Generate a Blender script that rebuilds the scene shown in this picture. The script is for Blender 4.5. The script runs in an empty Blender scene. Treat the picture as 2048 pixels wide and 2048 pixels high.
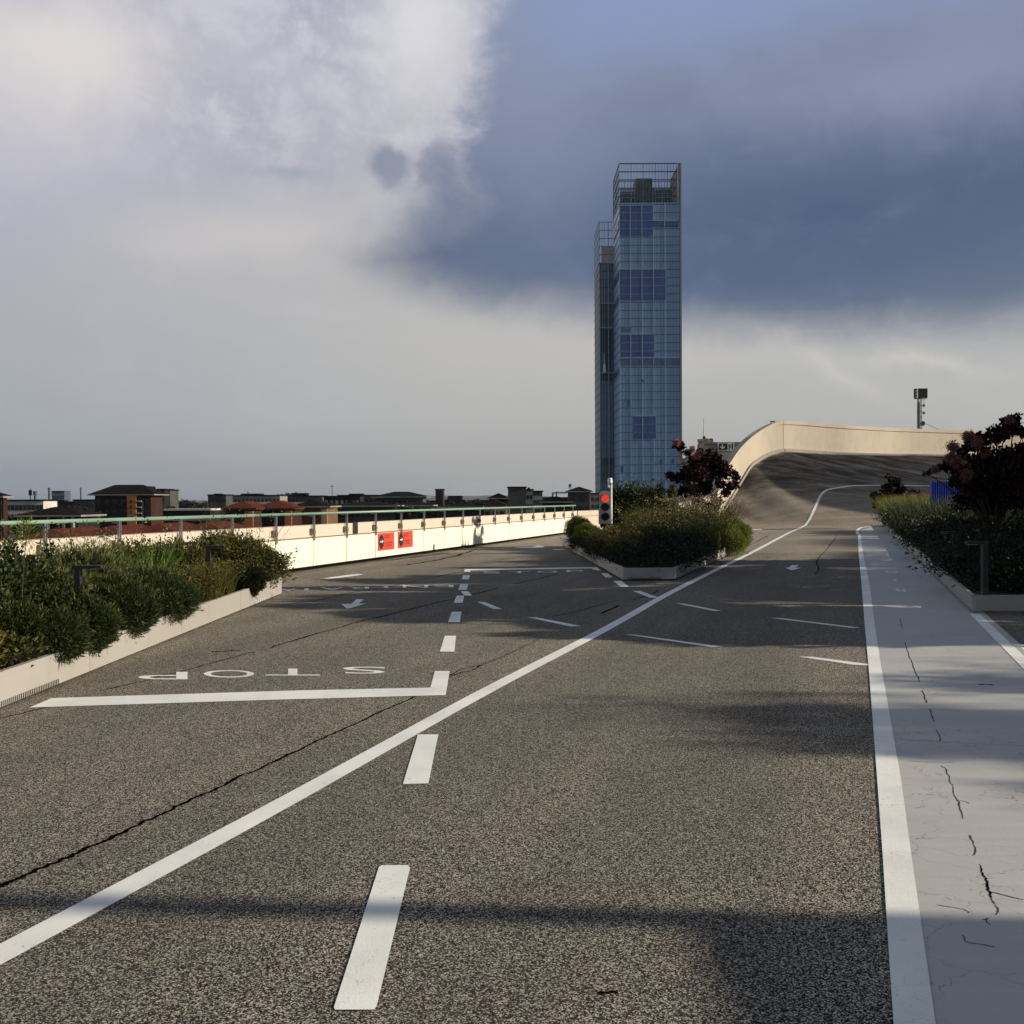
import bpy, bmesh, math, random
import numpy as np
from mathutils import Vector, Matrix, Quaternion
from mathutils.bvhtree import BVHTree
random.seed(7); rng = np.random.default_rng(7)
SC = bpy.context.scene; COL = SC.collection
R = math.radians
# ------------------------------------------------------------------ camera
F = 1950.0; CAMH = 1.6; PITCH = math.atan(25/F); ROLL = R(0.30)
cam_d = bpy.data.cameras.new('camera'); cam = bpy.data.objects.new('camera', cam_d); COL.objects.link(cam)
cam_d.sensor_width = 36; cam_d.sensor_fit = 'HORIZONTAL'; cam_d.lens = 36*F/2048
cam_d.clip_start = 0.05; cam_d.clip_end = 30000
CR = (Matrix.Rotation(math.pi/2 - PITCH, 3, 'X') @ Matrix.Rotation(-ROLL, 3, 'Z'))
cam.matrix_world = Matrix.Translation((0, 0, CAMH)) @ CR.to_4x4()
SC.camera = cam
SC.render.resolution_x = SC.render.resolution_y = 1024
# ------------------------------------------------------------------ colour management, sun
SC.view_settings.view_transform = 'Standard'; SC.view_settings.look = 'None'
SC.view_settings.exposure = 0.35; SC.view_settings.gamma = 1.0
SUN_EL, SUN_AZ = R(20.5), R(94)      # azimuth clockwise from +Y
sdir = Vector((math.sin(SUN_AZ)*math.cos(SUN_EL), math.cos(SUN_AZ)*math.cos(SUN_EL), math.sin(SUN_EL)))
sl = bpy.data.lights.new('sun', 'SUN'); sl.energy = 5.0; sl.angle = R(0.5); sl.color = (1.0, 0.86, 0.66)
so = bpy.data.objects.new('sun', sl); COL.objects.link(so); so.rotation_euler = (-sdir).to_track_quat('-Z', 'Y').to_euler()
# ------------------------------------------------------------------ pixel helpers (2048 px photograph)
CO = Vector((0, 0, CAMH))
def ray(px, py): return (CR @ Vector(((px-1024)/F, (1024-py)/F, -1))).normalized()
def G(px, py, z=0.0):
    r = ray(px, py); t = (z-CAMH)/r.z; return CO + r*t
def P(px, py, d):
    r = ray(px, py); return CO + r*(d/r.y)
def AE(px, py):
    r = ray(px, py); return math.degrees(math.atan2(r.x, r.y)), math.degrees(math.asin(r.z))
def lin(c):
    f = lambda v: v/12.92 if v <= .04045 else ((v+.055)/1.055)**2.4
    return tuple(f(v/255) for v in c[:3])
# ------------------------------------------------------------------ node DSL
class S:
    def __init__(s, nt, sock): s.nt, s.k = nt, sock
    def _m(s, op, o=None, o2=None, clamp=False):
        n = s.nt.nodes.new('ShaderNodeMath'); n.operation = op; n.use_clamp = clamp
        for i, v in enumerate((s, o, o2)):
            if v is None: continue
            if isinstance(v, S): s.nt.links.new(v.k, n.inputs[i])
            else: n.inputs[i].default_value = v
        return S(s.nt, n.outputs[0])
    def __add__(s, o): return s._m('ADD', o)
    __radd__ = __add__
    def __mul__(s, o): return s._m('MULTIPLY', o)
    __rmul__ = __mul__
    def __sub__(s, o): return s._m('SUBTRACT', o)
    def __rsub__(s, o): return (s*-1.0)+o
    def __truediv__(s, o): return s._m('DIVIDE', o)
    def __pow__(s, o): return s._m('POWER', o)
    def exp(s): return s._m('EXPONENT')
    def absv(s): return s._m('ABSOLUTE')
    def mx(s, o): return s._m('MAXIMUM', o)
    def mn(s, o): return s._m('MINIMUM', o)
    def frac(s): return s._m('FRACT')
    def lt(s, o): return s._m('LESS_THAN', o)
    def gt(s, o): return s._m('GREATER_THAN', o)
def ss(x, a, b, lo=0.0, hi=1.0, smooth=True):
    n = x.nt.nodes.new('ShaderNodeMapRange'); n.interpolation_type = 'SMOOTHSTEP' if smooth else 'LINEAR'
    x.nt.links.new(x.k, n.inputs[0])
    for i, v in zip((1, 2, 3, 4), (a, b, lo, hi)): n.inputs[i].default_value = v
    return S(x.nt, n.outputs[0])
def mixc(nt, f, a, b, mode='MIX'):
    n = nt.nodes.new('ShaderNodeMix'); n.data_type = 'RGBA'; n.blend_type = mode
    for i, v in ((0, f), (6, a), (7, b)):
        if isinstance(v, S): nt.links.new(v.k, n.inputs[i])
        elif i == 0: n.inputs[0].default_value = v
        else: n.inputs[i].default_value = (*v[:3], 1)
    return S(nt, n.outputs[2])
def noise(nt, vec, scale, detail=4, rough=.55, dist=0.0, out=0, sc3=None):
    if sc3:
        m = nt.nodes.new('ShaderNodeMapping'); m.inputs['Scale'].default_value = sc3
        nt.links.new(vec, m.inputs[0]); vec = m.outputs[0]
    n = nt.nodes.new('ShaderNodeTexNoise'); nt.links.new(vec, n.inputs['Vector'])
    n.inputs['Scale'].default_value = scale; n.inputs['Detail'].default_value = detail
    n.inputs['Roughness'].default_value = rough; n.inputs['Distortion'].default_value = dist
    return S(nt, n.outputs[out])
def ramp(x, stops, interp='LINEAR'):
    n = x.nt.nodes.new('ShaderNodeValToRGB'); cr = n.color_ramp; cr.interpolation = interp
    while len(cr.elements) < len(stops): cr.elements.new(0.5)
    for e, (p, c) in zip(cr.elements, stops): e.position = p; e.color = (*c[:3], 1)
    x.nt.links.new(x.k, n.inputs[0]); return S(x.nt, n.outputs[0])
# ------------------------------------------------------------------ world: Nishita sky behind layered clouds
W = bpy.data.worlds.new('World'); SC.world = W; W.use_nodes = True
nt = W.node_tree; nt.nodes.clear()
out = nt.nodes.new('ShaderNodeOutputWorld'); bg = nt.nodes.new('ShaderNodeBackground'); nt.links.new(bg.outputs[0], out.inputs[0])
bg.inputs[1].default_value = 0.0785
sky = nt.nodes.new('ShaderNodeTexSky'); sky.sky_type = 'NISHITA'; sky.sun_disc = False
sky.sun_elevation = SUN_EL; sky.sun_rotation = SUN_AZ; sky.air_density = 1.0; sky.dust_density = 1.5
tc = nt.nodes.new('ShaderNodeTexCoord'); VEC = tc.outputs['Generated']
sx = nt.nodes.new('ShaderNodeSeparateXYZ'); nt.links.new(VEC, sx.inputs[0])
X, Y, Z = (S(nt, sx.outputs[i]) for i in range(3))
A0 = X._m('ARCTAN2', Y)*57.2958; E0 = Z._m('ARCSINE')*57.2958
warp = noise(nt, VEC, 5.0, 6, .6) - 0.5; warp2 = noise(nt, VEC, 9.0, 6, .65, .6) - 0.5
fine = noise(nt, VEC, 14.0, 8, .62, .8, sc3=(1, 1, 1.7)) - 0.5
puff = noise(nt, VEC, 22.0, 10, .68, .35) - 0.5; bil = (noise(nt, VEC, 11.0, 9, .6, .25) - 0.5).absv()*2.0
band = noise(nt, VEC, 2.6, 7, .55, .5, sc3=(1, 1, 3.2)) - 0.5
A = A0 + warp*7.0 + fine*2.0; E = E0 + warp2*3.0 + fine*0.8
def C10(c): return tuple(v*10 for v in lin(c))
def blob(px, py, sa, se, a=A, e=E, rot=0.0):
    a0, e0 = AE(px, py); da, de = a-a0, e-e0
    if rot: da, de = da*math.cos(rot)+de*math.sin(rot), de*math.cos(rot)-da*math.sin(rot)
    q = (da/sa)*(da/sa)+(de/se)*(de/se); return (q*-0.5).exp()
en = ss(E0 + band*3.0, 0, 40, smooth=False)
cl_l = ramp(en, [(0, C10((124,134,148))), (.035, C10((144,150,160))), (.10, C10((163,167,174))), (.2, C10((174,175,182))), (.34, C10((176,177,190))), (.5, C10((180,180,198))), (.68, C10((190,190,208))), (1, C10((170,178,200)))])
cl_r = ramp(en, [(0, C10((150,152,154))), (.04, C10((168,167,168))), (.12, C10((182,181,180))), (.24, C10((190,188,185))), (.4, C10((188,187,190))), (.6, C10((182,182,196))), (1, C10((165,175,200)))])
colr = mixc(nt, ss(A0, -28, 0), cl_l, cl_r)
colr = mixc(nt, (ss(band+fine*.5, -.05, .28)*0.30)*ss(E0, 2, 12), colr, C10((212,210,220)))
cum = ss(E0, 15, 23)*ss(A0, 3, -3)*ss(A0, -30, -12, .35, 1)
colr = mixc(nt, ss(bil, .02, .26)*.40*cum, colr, C10((226,223,230)))
colr = mixc(nt, ss(bil, .10, .0)*.34*cum, colr, C10((168,167,182)))
colr = mixc(nt, ss(puff+fine*.6, .02, .3)*.40*cum, colr, C10((232,230,234)))
for (px, py, sa, se, c, k, rot) in [(110, 110, 4.2, 2.0, (236,230,222), .85, .2), (0, 190, 4, 2.5, (218,212,214), .5, 0), (830, 60, 2.4, 2.6, (232,230,234), .85, -.5), (905, 190, 1.6, 3.2, (214,211,219), .45, .3),
        (600, 170, 4.5, 1.2, (206,204,214), .45, -.35), (520, 485, 6.5, 1.25, (208,203,200), .75, 0), (840, 400, 2.2, 1.3, (200,198,204), .5, 0), (560, 590, 9, 1.6, (190,188,186), .5, 0),
        (1640, 720, 2.8, .35, (206,202,196), .7, -.55), (1850, 725, 2.6, .35, (210,206,198), .6, -.2), (1500, 690, 5, .8, (198,195,191), .5, 0), (1100, 700, 7, 2, (194,191,188), .5, 0),
        (560, 345, 1.8, .3, (156,160,178), .55, 0)]:
    colr = mixc(nt, blob(px, py, sa, se, rot=rot)*k, colr, C10(c))
# heavy blue storm cloud
edge = ramp(ss(E, 10, 30, smooth=False), [(0, (.30,)*3), (.2, (.20,)*3), (.33, (.42,)*3), (.5, (.55,)*3), (.72, (.68,)*3), (1, (.78,)*3)])   # 0..1 -> A = -14..+4
eA = edge*18.0 - 14.0
bot = ramp(ss(A0, -12, 48, smooth=False), [(0, (.75,)*3), (.18, (.50,)*3), (.3, (.47,)*3), (.42, (.33,)*3), (.62, (.25,)*3), (1, (.25,)*3)])       # -> E = 6..16
eB = bot*10.0 + 6.0
hiE = ss(E0, 13.5, 20.0); m1 = ss((A - eA + (fine*5.0 + puff*4.0)*hiE)/(2.2 - hiE*1.2), -1.0, 3.2); m2 = ss(E0 + warp2*2.4 + fine*1.2 - eB, -1.6, 2.2)
M = m1*m2*ss(A0, 75, 50)
dark = ramp(ss(E0 + warp*3.5 + warp2*2 - A0*.02, 8, 30, smooth=False), [(0, C10((104,116,138))), (.18, C10((82,97,124))), (.33, C10((72,88,120))), (.46, C10((86,102,134))), (.58, C10((104,117,143))), (.7, C10((122,133,157))), (.82, C10((136,146,174))), (1, C10((140,156,200)))])
dark = mixc(nt, blob(1040, 170, 5.5, 6)*.75, dark, C10((137,147,172)))
dark = mixc(nt, blob(1870, 150, 7, 2.0)*.75, dark, C10((146,151,178)))
dark = mixc(nt, blob(1600, 500, 9, 2.4)*.5, dark, C10((66,84,124)))
dark = mixc(nt, ss(fine+warp, -.1, .4)*.16, dark, C10((150,160,190)))
colr = mixc(nt, M*.97, colr, dark)
gap = ss(E0 + warp*5 + fine*2, 22.5, 27)*ss(A0, -2, 5)*ss(A0, 34, 20)
colr = mixc(nt, gap*.75, colr, C10((140,155,196)))
for (px, py) in [(775, 335), (868, 335)]:
    q = blob(px, py, .85, .8, A0+fine*2.0+puff*1.5, E0+fine*1.6-puff); colr = mixc(nt, ss(q, .10, .75)*(.72 if px < 800 else .6), colr, C10((124,132,156)))
back = ss(Y, .2, -.3)                                              # towards the sun side and behind the camera
colr = mixc(nt, back*.7, colr, C10((124,133,144)))
colr = mixc(nt, ss(E0, 31, 46)*.88, colr, C10((98,107,116)))                # unseen sky overhead darkened to lower the ambient light
fin = mixc(nt, 0.93, S(nt, sky.outputs[0]), colr)
nt.links.new(fin.k, bg.inputs[0])
# ------------------------------------------------------------------ materials
MATS = {}
def newmat(name):
    m = bpy.data.materials.new(name); m.use_nodes = True; b = m.node_tree.nodes['Principled BSDF']; MATS[name] = m; return m, m.node_tree, b
def simple(name, c, rough=.7, metal=0.0, var=.12, scale=3.0, bump=0.0, spec=.4):
    m, nt, b = newmat(name); tc = nt.nodes.new('ShaderNodeTexCoord'); v = tc.outputs['Object']
    n = noise(nt, v, scale, 6, .65)
    f = ss(n, .3, .7)
    cl = mixc(nt, f, tuple(x*(1-var) for x in c), tuple(min(1, x*(1+var)) for x in c)); nt.links.new(cl.k, b.inputs['Base Color'])
    b.inputs['Roughness'].default_value = rough; b.inputs['Metallic'].default_value = metal; b.inputs['Specular IOR Level'].default_value = spec
    if bump:
        bp = nt.nodes.new('ShaderNodeBump'); bp.inputs['Strength'].default_value = .6; bp.inputs['Distance'].default_value = bump
        nt.links.new(noise(nt, v, scale*12, 3).k, bp.inputs['Height']); nt.links.new(bp.outputs[0], b.inputs['Normal'])
    return m
def asphalt(name, c_lo, c_hi, patch=.25, tint=(1.08, 1, .9), streaks=False):
    m, nt, b = newmat(name); tc = nt.nodes.new('ShaderNodeTexCoord'); v = tc.outputs['Object']
    g1 = noise(nt, v, 190, 2, .7); g2 = noise(nt, v, 330, 2, .7)
    vo = nt.nodes.new('ShaderNodeTexVoronoi'); vo.inputs['Scale'].default_value = 200; nt.links.new(v, vo.inputs['Vector'])
    vr = nt.nodes.new('ShaderNodeSeparateColor'); nt.links.new(vo.outputs['Color'], vr.inputs[0]); cell = S(nt, vr.outputs[0])
    g = g1*.12 + g2*.18 + cell*.70
    gg = ss(g, .22, .80, smooth=False)
    base = mixc(nt, gg**3.0, c_lo, c_hi)
    base = mixc(nt, ss(cell, .92, .97)*.5, base, (.55, .52, .47))
    big = noise(nt, v, .35, 5, .6); mid = noise(nt, v, 2.2, 5, .6)
    k = 1.0 + (big-.5)*patch*2 + (mid-.5)*patch*1.2
    vm = nt.nodes.new('ShaderNodeVectorMath'); vm.operation = 'SCALE'; nt.links.new(base.k, vm.inputs[0]); nt.links.new(k.k, vm.inputs['Scale'])
    col = S(nt, vm.outputs[0])
    if streaks:      # tyre rubber and run-off, painted darker with height to deepen the upper banking's shade
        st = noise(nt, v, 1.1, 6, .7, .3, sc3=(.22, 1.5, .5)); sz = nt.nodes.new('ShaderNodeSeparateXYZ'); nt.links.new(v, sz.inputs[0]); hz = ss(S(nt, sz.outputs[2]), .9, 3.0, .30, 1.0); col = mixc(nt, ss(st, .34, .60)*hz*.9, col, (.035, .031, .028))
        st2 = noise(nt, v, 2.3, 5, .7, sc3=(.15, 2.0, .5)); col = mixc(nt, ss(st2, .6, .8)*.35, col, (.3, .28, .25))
    else:
        sv = nt.nodes.new('ShaderNodeSeparateXYZ'); nt.links.new(v, sv.inputs[0]); uu = S(nt, sv.outputs[0]) - S(nt, sv.outputs[1])*.347
        cb = nt.nodes.new('ShaderNodeCombineXYZ'); nt.links.new(uu.k, cb.inputs[0]); nt.links.new((S(nt, sv.outputs[1])*.06).k, cb.inputs[1])
        lane = noise(nt, cb.outputs[0], .9, 5, .6); col = mixc(nt, ss(lane, .38, .62)*.28, col, (.045, .044, .043))
        far_lit = noise(nt, v, .11, 3, .5); col = mixc(nt, ss(far_lit*14.0 + S(nt, sv.outputs[1]), 33.0, 37.5)*.45, col, (.33, .29, .235))  # far track painted lighter to stand for the sun on it, noisy border
        stain = noise(nt, v, .8, 7, .7, .5); col = mixc(nt, ss(stain, .62, .78)*.35, col, (.03, .03, .028))
    nt.links.new(col.k, b.inputs['Base Color']); b.inputs['Roughness'].default_value = .9; b.inputs['Specular IOR Level'].default_value = .15
    bp = nt.nodes.new('ShaderNodeBump'); bp.inputs['Strength'].default_value = .9; bp.inputs['Distance'].default_value = .0045
    nt.links.new((g1*.5+cell*.5).k, bp.inputs['Height']); nt.links.new(bp.outputs[0], b.inputs['Normal'])
    return m
asphalt('asphalt', (.007, .007, .007), (.60, .55, .465))
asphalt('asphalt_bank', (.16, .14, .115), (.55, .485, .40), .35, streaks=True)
def paint(name, c, wear=.5):
    m, nt, b = newmat(name); tc = nt.nodes.new('ShaderNodeTexCoord'); v = tc.outputs['Object']
    sp = noise(nt, v, 60, 6, .75); bl = noise(nt, v, 1.5, 5, .6)
    cr = nt.nodes.new('ShaderNodeTexVoronoi'); cr.feature = 'DISTANCE_TO_EDGE'; cr.inputs['Scale'].default_value = 9; 
    mv = nt.nodes.new('ShaderNodeVectorMath'); mv.operation = 'ADD'; nt.links.new(v, mv.inputs[0])
    nn = nt.nodes.new('ShaderNodeTexNoise'); nn.inputs['Scale'].default_value = 12; nt.links.new(v, nn.inputs['Vector'])
    sc_ = nt.nodes.new('ShaderNodeVectorMath'); sc_.operation = 'SCALE'; sc_.inputs['Scale'].default_value = .15; nt.links.new(nn.outputs['Color'], sc_.inputs[0]); nt.links.new(sc_.outputs[0], mv.inputs[1])
    nt.links.new(mv.outputs[0], cr.inputs['Vector'])
    crack = ss(S(nt, cr.outputs['Distance']), .012, .0)*ss(noise(nt, v, 2.5, 4), .48, .62)
    col = mixc(nt, ss(bl, .35, .7), c, tuple(x*.84 for x in c))
    col = mixc(nt, ss(sp + bl*.25, .74, .86)*wear, col, (.10, .095, .09)); col = mixc(nt, crack*.55, col, (.12, .12, .12))
    nt.links.new(col.k, b.inputs['Base Color']); b.inputs['Roughness'].default_value = .7
    bp = nt.nodes.new('ShaderNodeBump'); bp.inputs['Strength'].default_value = .7; bp.inputs['Distance'].default_value = .002
    nt.links.new(noise(nt, v, 95, 3, .75).k, bp.inputs['Height']); nt.links.new(bp.outputs[0], b.inputs['Normal'])
    return m
paint('white_paint', (.80, .83, .82), .75)
# resin walkway
m, nt, b = newmat('resin'); tc = nt.nodes.new('ShaderNodeTexCoord'); v = tc.outputs['Object']
c1 = noise(nt, v, .6, 5, .6); c2 = noise(nt, v, 9, 6, .7); c3 = noise(nt, v, 3.0, 6, .6, sc3=(.3, 3, 1))
col = mixc(nt, ss(c1*.6+c3*.4, .35, .65), (.37, .385, .385), (.44, .445, .435)); col = mixc(nt, ss(c2, .55, .75)*.35, col, (.24, .24, .25))
mv = nt.nodes.new('ShaderNodeVectorMath'); mv.operation = 'ADD'; nt.links.new(v, mv.inputs[0])
nn = nt.nodes.new('ShaderNodeTexNoise'); nn.inputs['Scale'].default_value = 6; nn.inputs['Detail'].default_value = 5; nt.links.new(v, nn.inputs['Vector'])
sc_ = nt.nodes.new('ShaderNodeVectorMath'); sc_.operation = 'SCALE'; sc_.inputs['Scale'].default_value = .35; nt.links.new(nn.outputs['Color'], sc_.inputs[0]); nt.links.new(sc_.outputs[0], mv.inputs[1])
cr = nt.nodes.new('ShaderNodeTexVoronoi'); cr.feature = 'DISTANCE_TO_EDGE'; cr.inputs['Scale'].default_value = 3.2; nt.links.new(mv.outputs[0], cr.inputs['Vector'])
crack = ss(S(nt, cr.outputs['Distance']), .010, .0)*ss(noise(nt, v, 1.2, 4), .42, .58)
col = mixc(nt, crack*.75, col, (.08, .08, .09)); nt.links.new(col.k, b.inputs['Base Color']); b.inputs['Roughness'].default_value = .62
bp = nt.nodes.new('ShaderNodeBump'); bp.inputs['Strength'].default_value = .5; bp.inputs['Distance'].default_value = .002; nt.links.new(noise(nt, v, 40, 4, .7).k, bp.inputs['Height']); nt.links.new(bp.outputs[0], b.inputs['Normal'])
def concrete(name, c, stain=(.35, .3, .22), k=.35, vert=True):
    m, nt, b = newmat(name); tc = nt.nodes.new('ShaderNodeTexCoord'); v = tc.outputs['Object']
    n1 = noise(nt, v, 1.2, 6, .6); n2 = noise(nt, v, 2.2, 6, .7, sc3=(3, 3, .35)); n3 = noise(nt, v, 22, 5, .7)
    col = mixc(nt, ss(n1, .3, .7), tuple(x*.93 for x in c), c); col = mixc(nt, ss(n2, .5, .75)*k, col, stain); col = mixc(nt, ss(n3, .62, .78)*k*.8, col, tuple(x*.6 for x in stain))
    nt.links.new(col.k, b.inputs['Base Color']); b.inputs['Roughness'].default_value = .85
    bp = nt.nodes.new('ShaderNodeBump'); bp.inputs['Strength'].default_value = .4; bp.inputs['Distance'].default_value = .004; nt.links.new(n3.k, bp.inputs['Height']); nt.links.new(bp.outputs[0], b.inputs['Normal'])
concrete('slab', (.70, .68, .61), (.58, .48, .34), .4)
concrete('coping', (.54, .49, .42), (.5, .4, .28), .35)
concrete('bankwall', (.48, .435, .36), (.33, .28, .21), .6)
concrete('dark_concrete', (.13, .115, .10), (.05, .05, .04), .6)
concrete('grey_concrete', (.32, .30, .27), (.15, .13, .11), .5)
concrete('zinc', (.33, .32, .31), (.24, .22, .19), .5); MATS['zinc'].node_tree.nodes['Principled BSDF'].inputs['Roughness'].default_value = .45
simple('steel', (.34, .345, .35), .38, .9, .12, 9)
simple('handrail', (.20, .33, .25), .35, 0, .12, 1.2)
simple('galv', (.22, .20, .17), .5, .5, .3, 14)
simple('brown_joint', (.16, .11, .05), .9)
simple('black', (.012, .012, .013), .55)
simple('lamp_metal', (.035, .038, .04), .45, .4)
simple('tar', (.004, .004, .005), .95, 0, .3, 40, 0, 0.0)
simple('hairline', (.06, .06, .062), .95, 0, .3, 40, 0, 0.0)
simple('soil', (.03, .022, .015), .95, 0, .4, 12, .02)
simple('white_plastic', (.75, .76, .78), .35)
simple('grey_plastic', (.33, .34, .35), .4)
simple('lens_black', (.006, .006, .006), .12)
simple('red_sign', (.50, .055, .035), .5, 0, .05)
simple('dark_red', (.10, .006, .008), .6)
simple('sign_white', (.7, .7, .68), .5)
simple('sign_green', (.004, .05, .035), .4)
simple('blue_sheet', (.004, .03, .30), .4, 0, .2, 2)
simple('water_far', (.1, .12, .14), .4)
simple('city_ground', (.022, .023, .02), .95, 0, .5, .02, 0, .05)
simple('hill', (.05, .07, .07), .95, 0, .3, .005)
m, nt, b = newmat('red_lit'); b.inputs['Base Color'].default_value = (.8, .05, .02, 1); b.inputs['Roughness'].default_value = .3
tcn = nt.nodes.new('ShaderNodeTexCoord'); vn = nt.nodes.new('ShaderNodeTexVoronoi'); vn.inputs['Scale'].default_value = 30; nt.links.new(tcn.outputs['Object'], vn.inputs['Vector'])
cc = ramp(S(nt, vn.outputs['Distance']), [(0, (1, .16, .07)), (.6, (.9, .04, .02))]); nt.links.new(cc.k, b.inputs['Emission Color']); b.inputs['Emission Strength'].default_value = .55
simple('lens_glow', (.9, .3, .2), .4)
# city
for nm, c in dict(w_brown=(.038, .020, .016), w_brick=(.07, .03, .018), w_orange=(.36, .15, .06), w_cream=(.36, .28, .19), w_white=(.46, .45, .42), w_grey=(.065, .066, .064), w_pale=(.22, .22, .21), w_dark=(.018, .018, .018), w_tan=(.15, .085, .045)).items():
    simple(nm, c, .9, 0, .18, .25, 0, .08)
def tiles(name, c):
    m, nt, b = newmat(name); tc = nt.nodes.new('ShaderNodeTexCoord'); v = tc.outputs['Object']
    n = noise(nt, v, .5, 6, .7); n2 = noise(nt, v, 5, 3, .7, sc3=(3, .6, 1)); col = mixc(nt, ss(n*.6+n2*.4, .35, .65), tuple(x*.6 for x in c), tuple(x*1.25 for x in c)); nt.links.new(col.k, b.inputs['Base Color']); b.inputs['Roughness'].default_value = .95; b.inputs['Specular IOR Level'].default_value = .03
tiles('roof_red', (.085, .026, .018)); tiles('roof_dark', (.011, .009, .009)); tiles('roof_brown', (.07, .035, .025))
simple('pane', (.015, .018, .022), .15, 0, .2, 1)
simple('pane_blue', (.03, .05, .07), .15)
simple('far_blue', (.05, .075, .11), .7, 0, .1, .1)
# tower glass
def tower_glass(name, ca, cb, rough=.16, pitch=.85):
    m, nt, b = newmat(name); tc = nt.nodes.new('ShaderNodeTexCoord'); v = tc.outputs['Object']
    s_ = nt.nodes.new('ShaderNodeSeparateXYZ'); nt.links.new(v, s_.inputs[0]); x = S(nt, s_.outputs[0]); z = S(nt, s_.outputs[2])
    wn = nt.nodes.new('ShaderNodeTexWhiteNoise'); wn.noise_dimensions = '2D'; cmb = nt.nodes.new('ShaderNodeCombineXYZ')
    nt.links.new((x/pitch)._m('FLOOR').k, cmb.inputs[0]); nt.links.new((z/4.29)._m('FLOOR').k, cmb.inputs[1]); nt.links.new(cmb.outputs[0], wn.inputs[0])
    alt = ((x/(pitch*2)).frac()).gt(.5)
    f = alt*.55 + S(nt, wn.outputs[0])*.35 + ss(noise(nt, v, .05, 4), .35, .65)*.2
    col = mixc(nt, f, ca, cb); nt.links.new(col.k, b.inputs['Base Color']); b.inputs['Roughness'].default_value = rough; b.inputs['Specular IOR Level'].default_value = .6
    return m
tower_glass('glass_front', (.13, .26, .47), (.26, .45, .70), .3)
tower_glass('glass_wing', (.04, .09, .16), (.09, .18, .28), .2)
tower_glass('glass_dark', (.008, .042, .17), (.018, .08, .27), .2)
tower_glass('glass_mid', (.035, .085, .19), (.05, .12, .24), .25)
simple('mullion_dark', (.03, .065, .115), .5); simple('mullion_light', (.30, .42, .55), .4); simple('tower_green', (.17, .22, .21), .5); simple('tower_core', (.09, .105, .10), .7); simple('tower_void', (.02, .03, .028), .6)
# foliage
def foliage(name, c1, c2, c3=None, trans=.25, rough=.6):
    m, nt, b = newmat(name); g = nt.nodes.new('ShaderNodeNewGeometry'); rnd = S(nt, g.outputs['Random Per Island'])
    tc = nt.nodes.new('ShaderNodeTexCoord'); big = noise(nt, tc.outputs['Object'], 2.2, 3, .6)
    col = ramp(rnd*.7+big*.5-.1, [(0, c1), (.6, c2), (1, c3 or tuple(x*1.5 for x in c2))]); nt.links.new(col.k, b.inputs['Base Color']); b.inputs['Roughness'].default_value = rough; b.inputs['Specular IOR Level'].default_value = .25
    tr = nt.nodes.new('ShaderNodeBsdfTranslucent'); nt.links.new(col.k, tr.inputs[0]); mx = nt.nodes.new('ShaderNodeMixShader'); mx.inputs[0].default_value = trans
    o = nt.nodes['Material Output']; nt.links.new(b.outputs[0], mx.inputs[1]); nt.links.new(tr.outputs[0], mx.inputs[2]); nt.links.new(mx.outputs[0], o.inputs[0])
foliage('f_hedge', (.006, .013, .004), (.020, .036, .008), (.075, .10, .022))
foliage('f_juniper', (.008, .016, .005), (.024, .040, .010), (.065, .085, .022))
foliage('f_grey', (.05, .06, .018), (.10, .12, .035), (.19, .20, .065))
foliage('f_meadow', (.09, .11, .02), (.20, .22, .045), (.36, .36, .10), .4)
foliage('f_iris', (.03, .07, .010), (.07, .13, .02), (.12, .19, .04), .35)
foliage('f_yellow', (.05, .045, .010), (.12, .10, .02), (.22, .17, .03))
foliage('f_olive', (.022, .026, .006), (.07, .075, .015), (.17, .155, .035))
foliage('f_lime', (.05, .075, .010), (.13, .165, .022), (.24, .26, .05), .35)
foliage('f_purple', (.008, .003, .003), (.020, .007, .007), (.05, .015, .014), .2)
foliage('f_smoke', (.14, .06, .05), (.28, .14, .115), (.38, .21, .17), .4)
foliage('f_black', (.005, .009, .005), (.012, .020, .009), (.025, .035, .014), .15)
foliage('f_flower', (.20, .13, .08), (.38, .28, .20), (.6, .5, .42), .3)
foliage('f_white', (.5, .45, .38), (.65, .62, .55), (.7, .7, .66), .3)
foliage('f_city', (.010, .013, .008), (.018, .024, .012), (.03, .035, .018), .1)
simple('bark', (.045, .035, .028), .9, 0, .3, 8)
# ------------------------------------------------------------------ object helpers
def tag(o, label=None, cat=None, group=None, kind=None):
    if label: o['label'] = label
    if cat: o['category'] = cat
    if group: o['group'] = group
    if kind: o['kind'] = kind
    return o
def empty(name, loc=(0, 0, 0), label=None, cat=None, group=None, kind=None):
    o = bpy.data.objects.new(name, None); COL.objects.link(o); o.location = loc; o.empty_display_size = .2
    return tag(o, label, cat, group, kind)
def mesh(name, vs, fs, mat, parent=None, smooth=False, loc=None):
    """vertices in world space; the object's origin goes to the parent's location or loc"""
    org = Vector(loc) if loc is not None else (Vector(parent['_o']) if parent is not None and '_o' in parent else (parent.location.copy() if parent else Vector((0, 0, 0))))
    me = bpy.data.meshes.new(name); me.from_pydata([tuple(Vector(v)-org) for v in vs], [], fs); me.update()
    o = bpy.data.objects.new(name, me); COL.objects.link(o)
    if parent is not None:
        po = wloc(parent); o.parent = parent; o.location = org-po
    else: o.location = org
    me.materials.append(MATS[mat])
    if smooth:
        for p in me.polygons: p.use_smooth = True
    return o
def wloc(o):
    l = Vector(o.location); p = o.parent
    while p: l += p.location; p = p.parent
    return l
def mesh2(name, vs, fs, mat, parent=None, smooth=False):
    return mesh(name, vs, fs, mat, parent, smooth, loc=wloc(parent) if parent else None)
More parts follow.
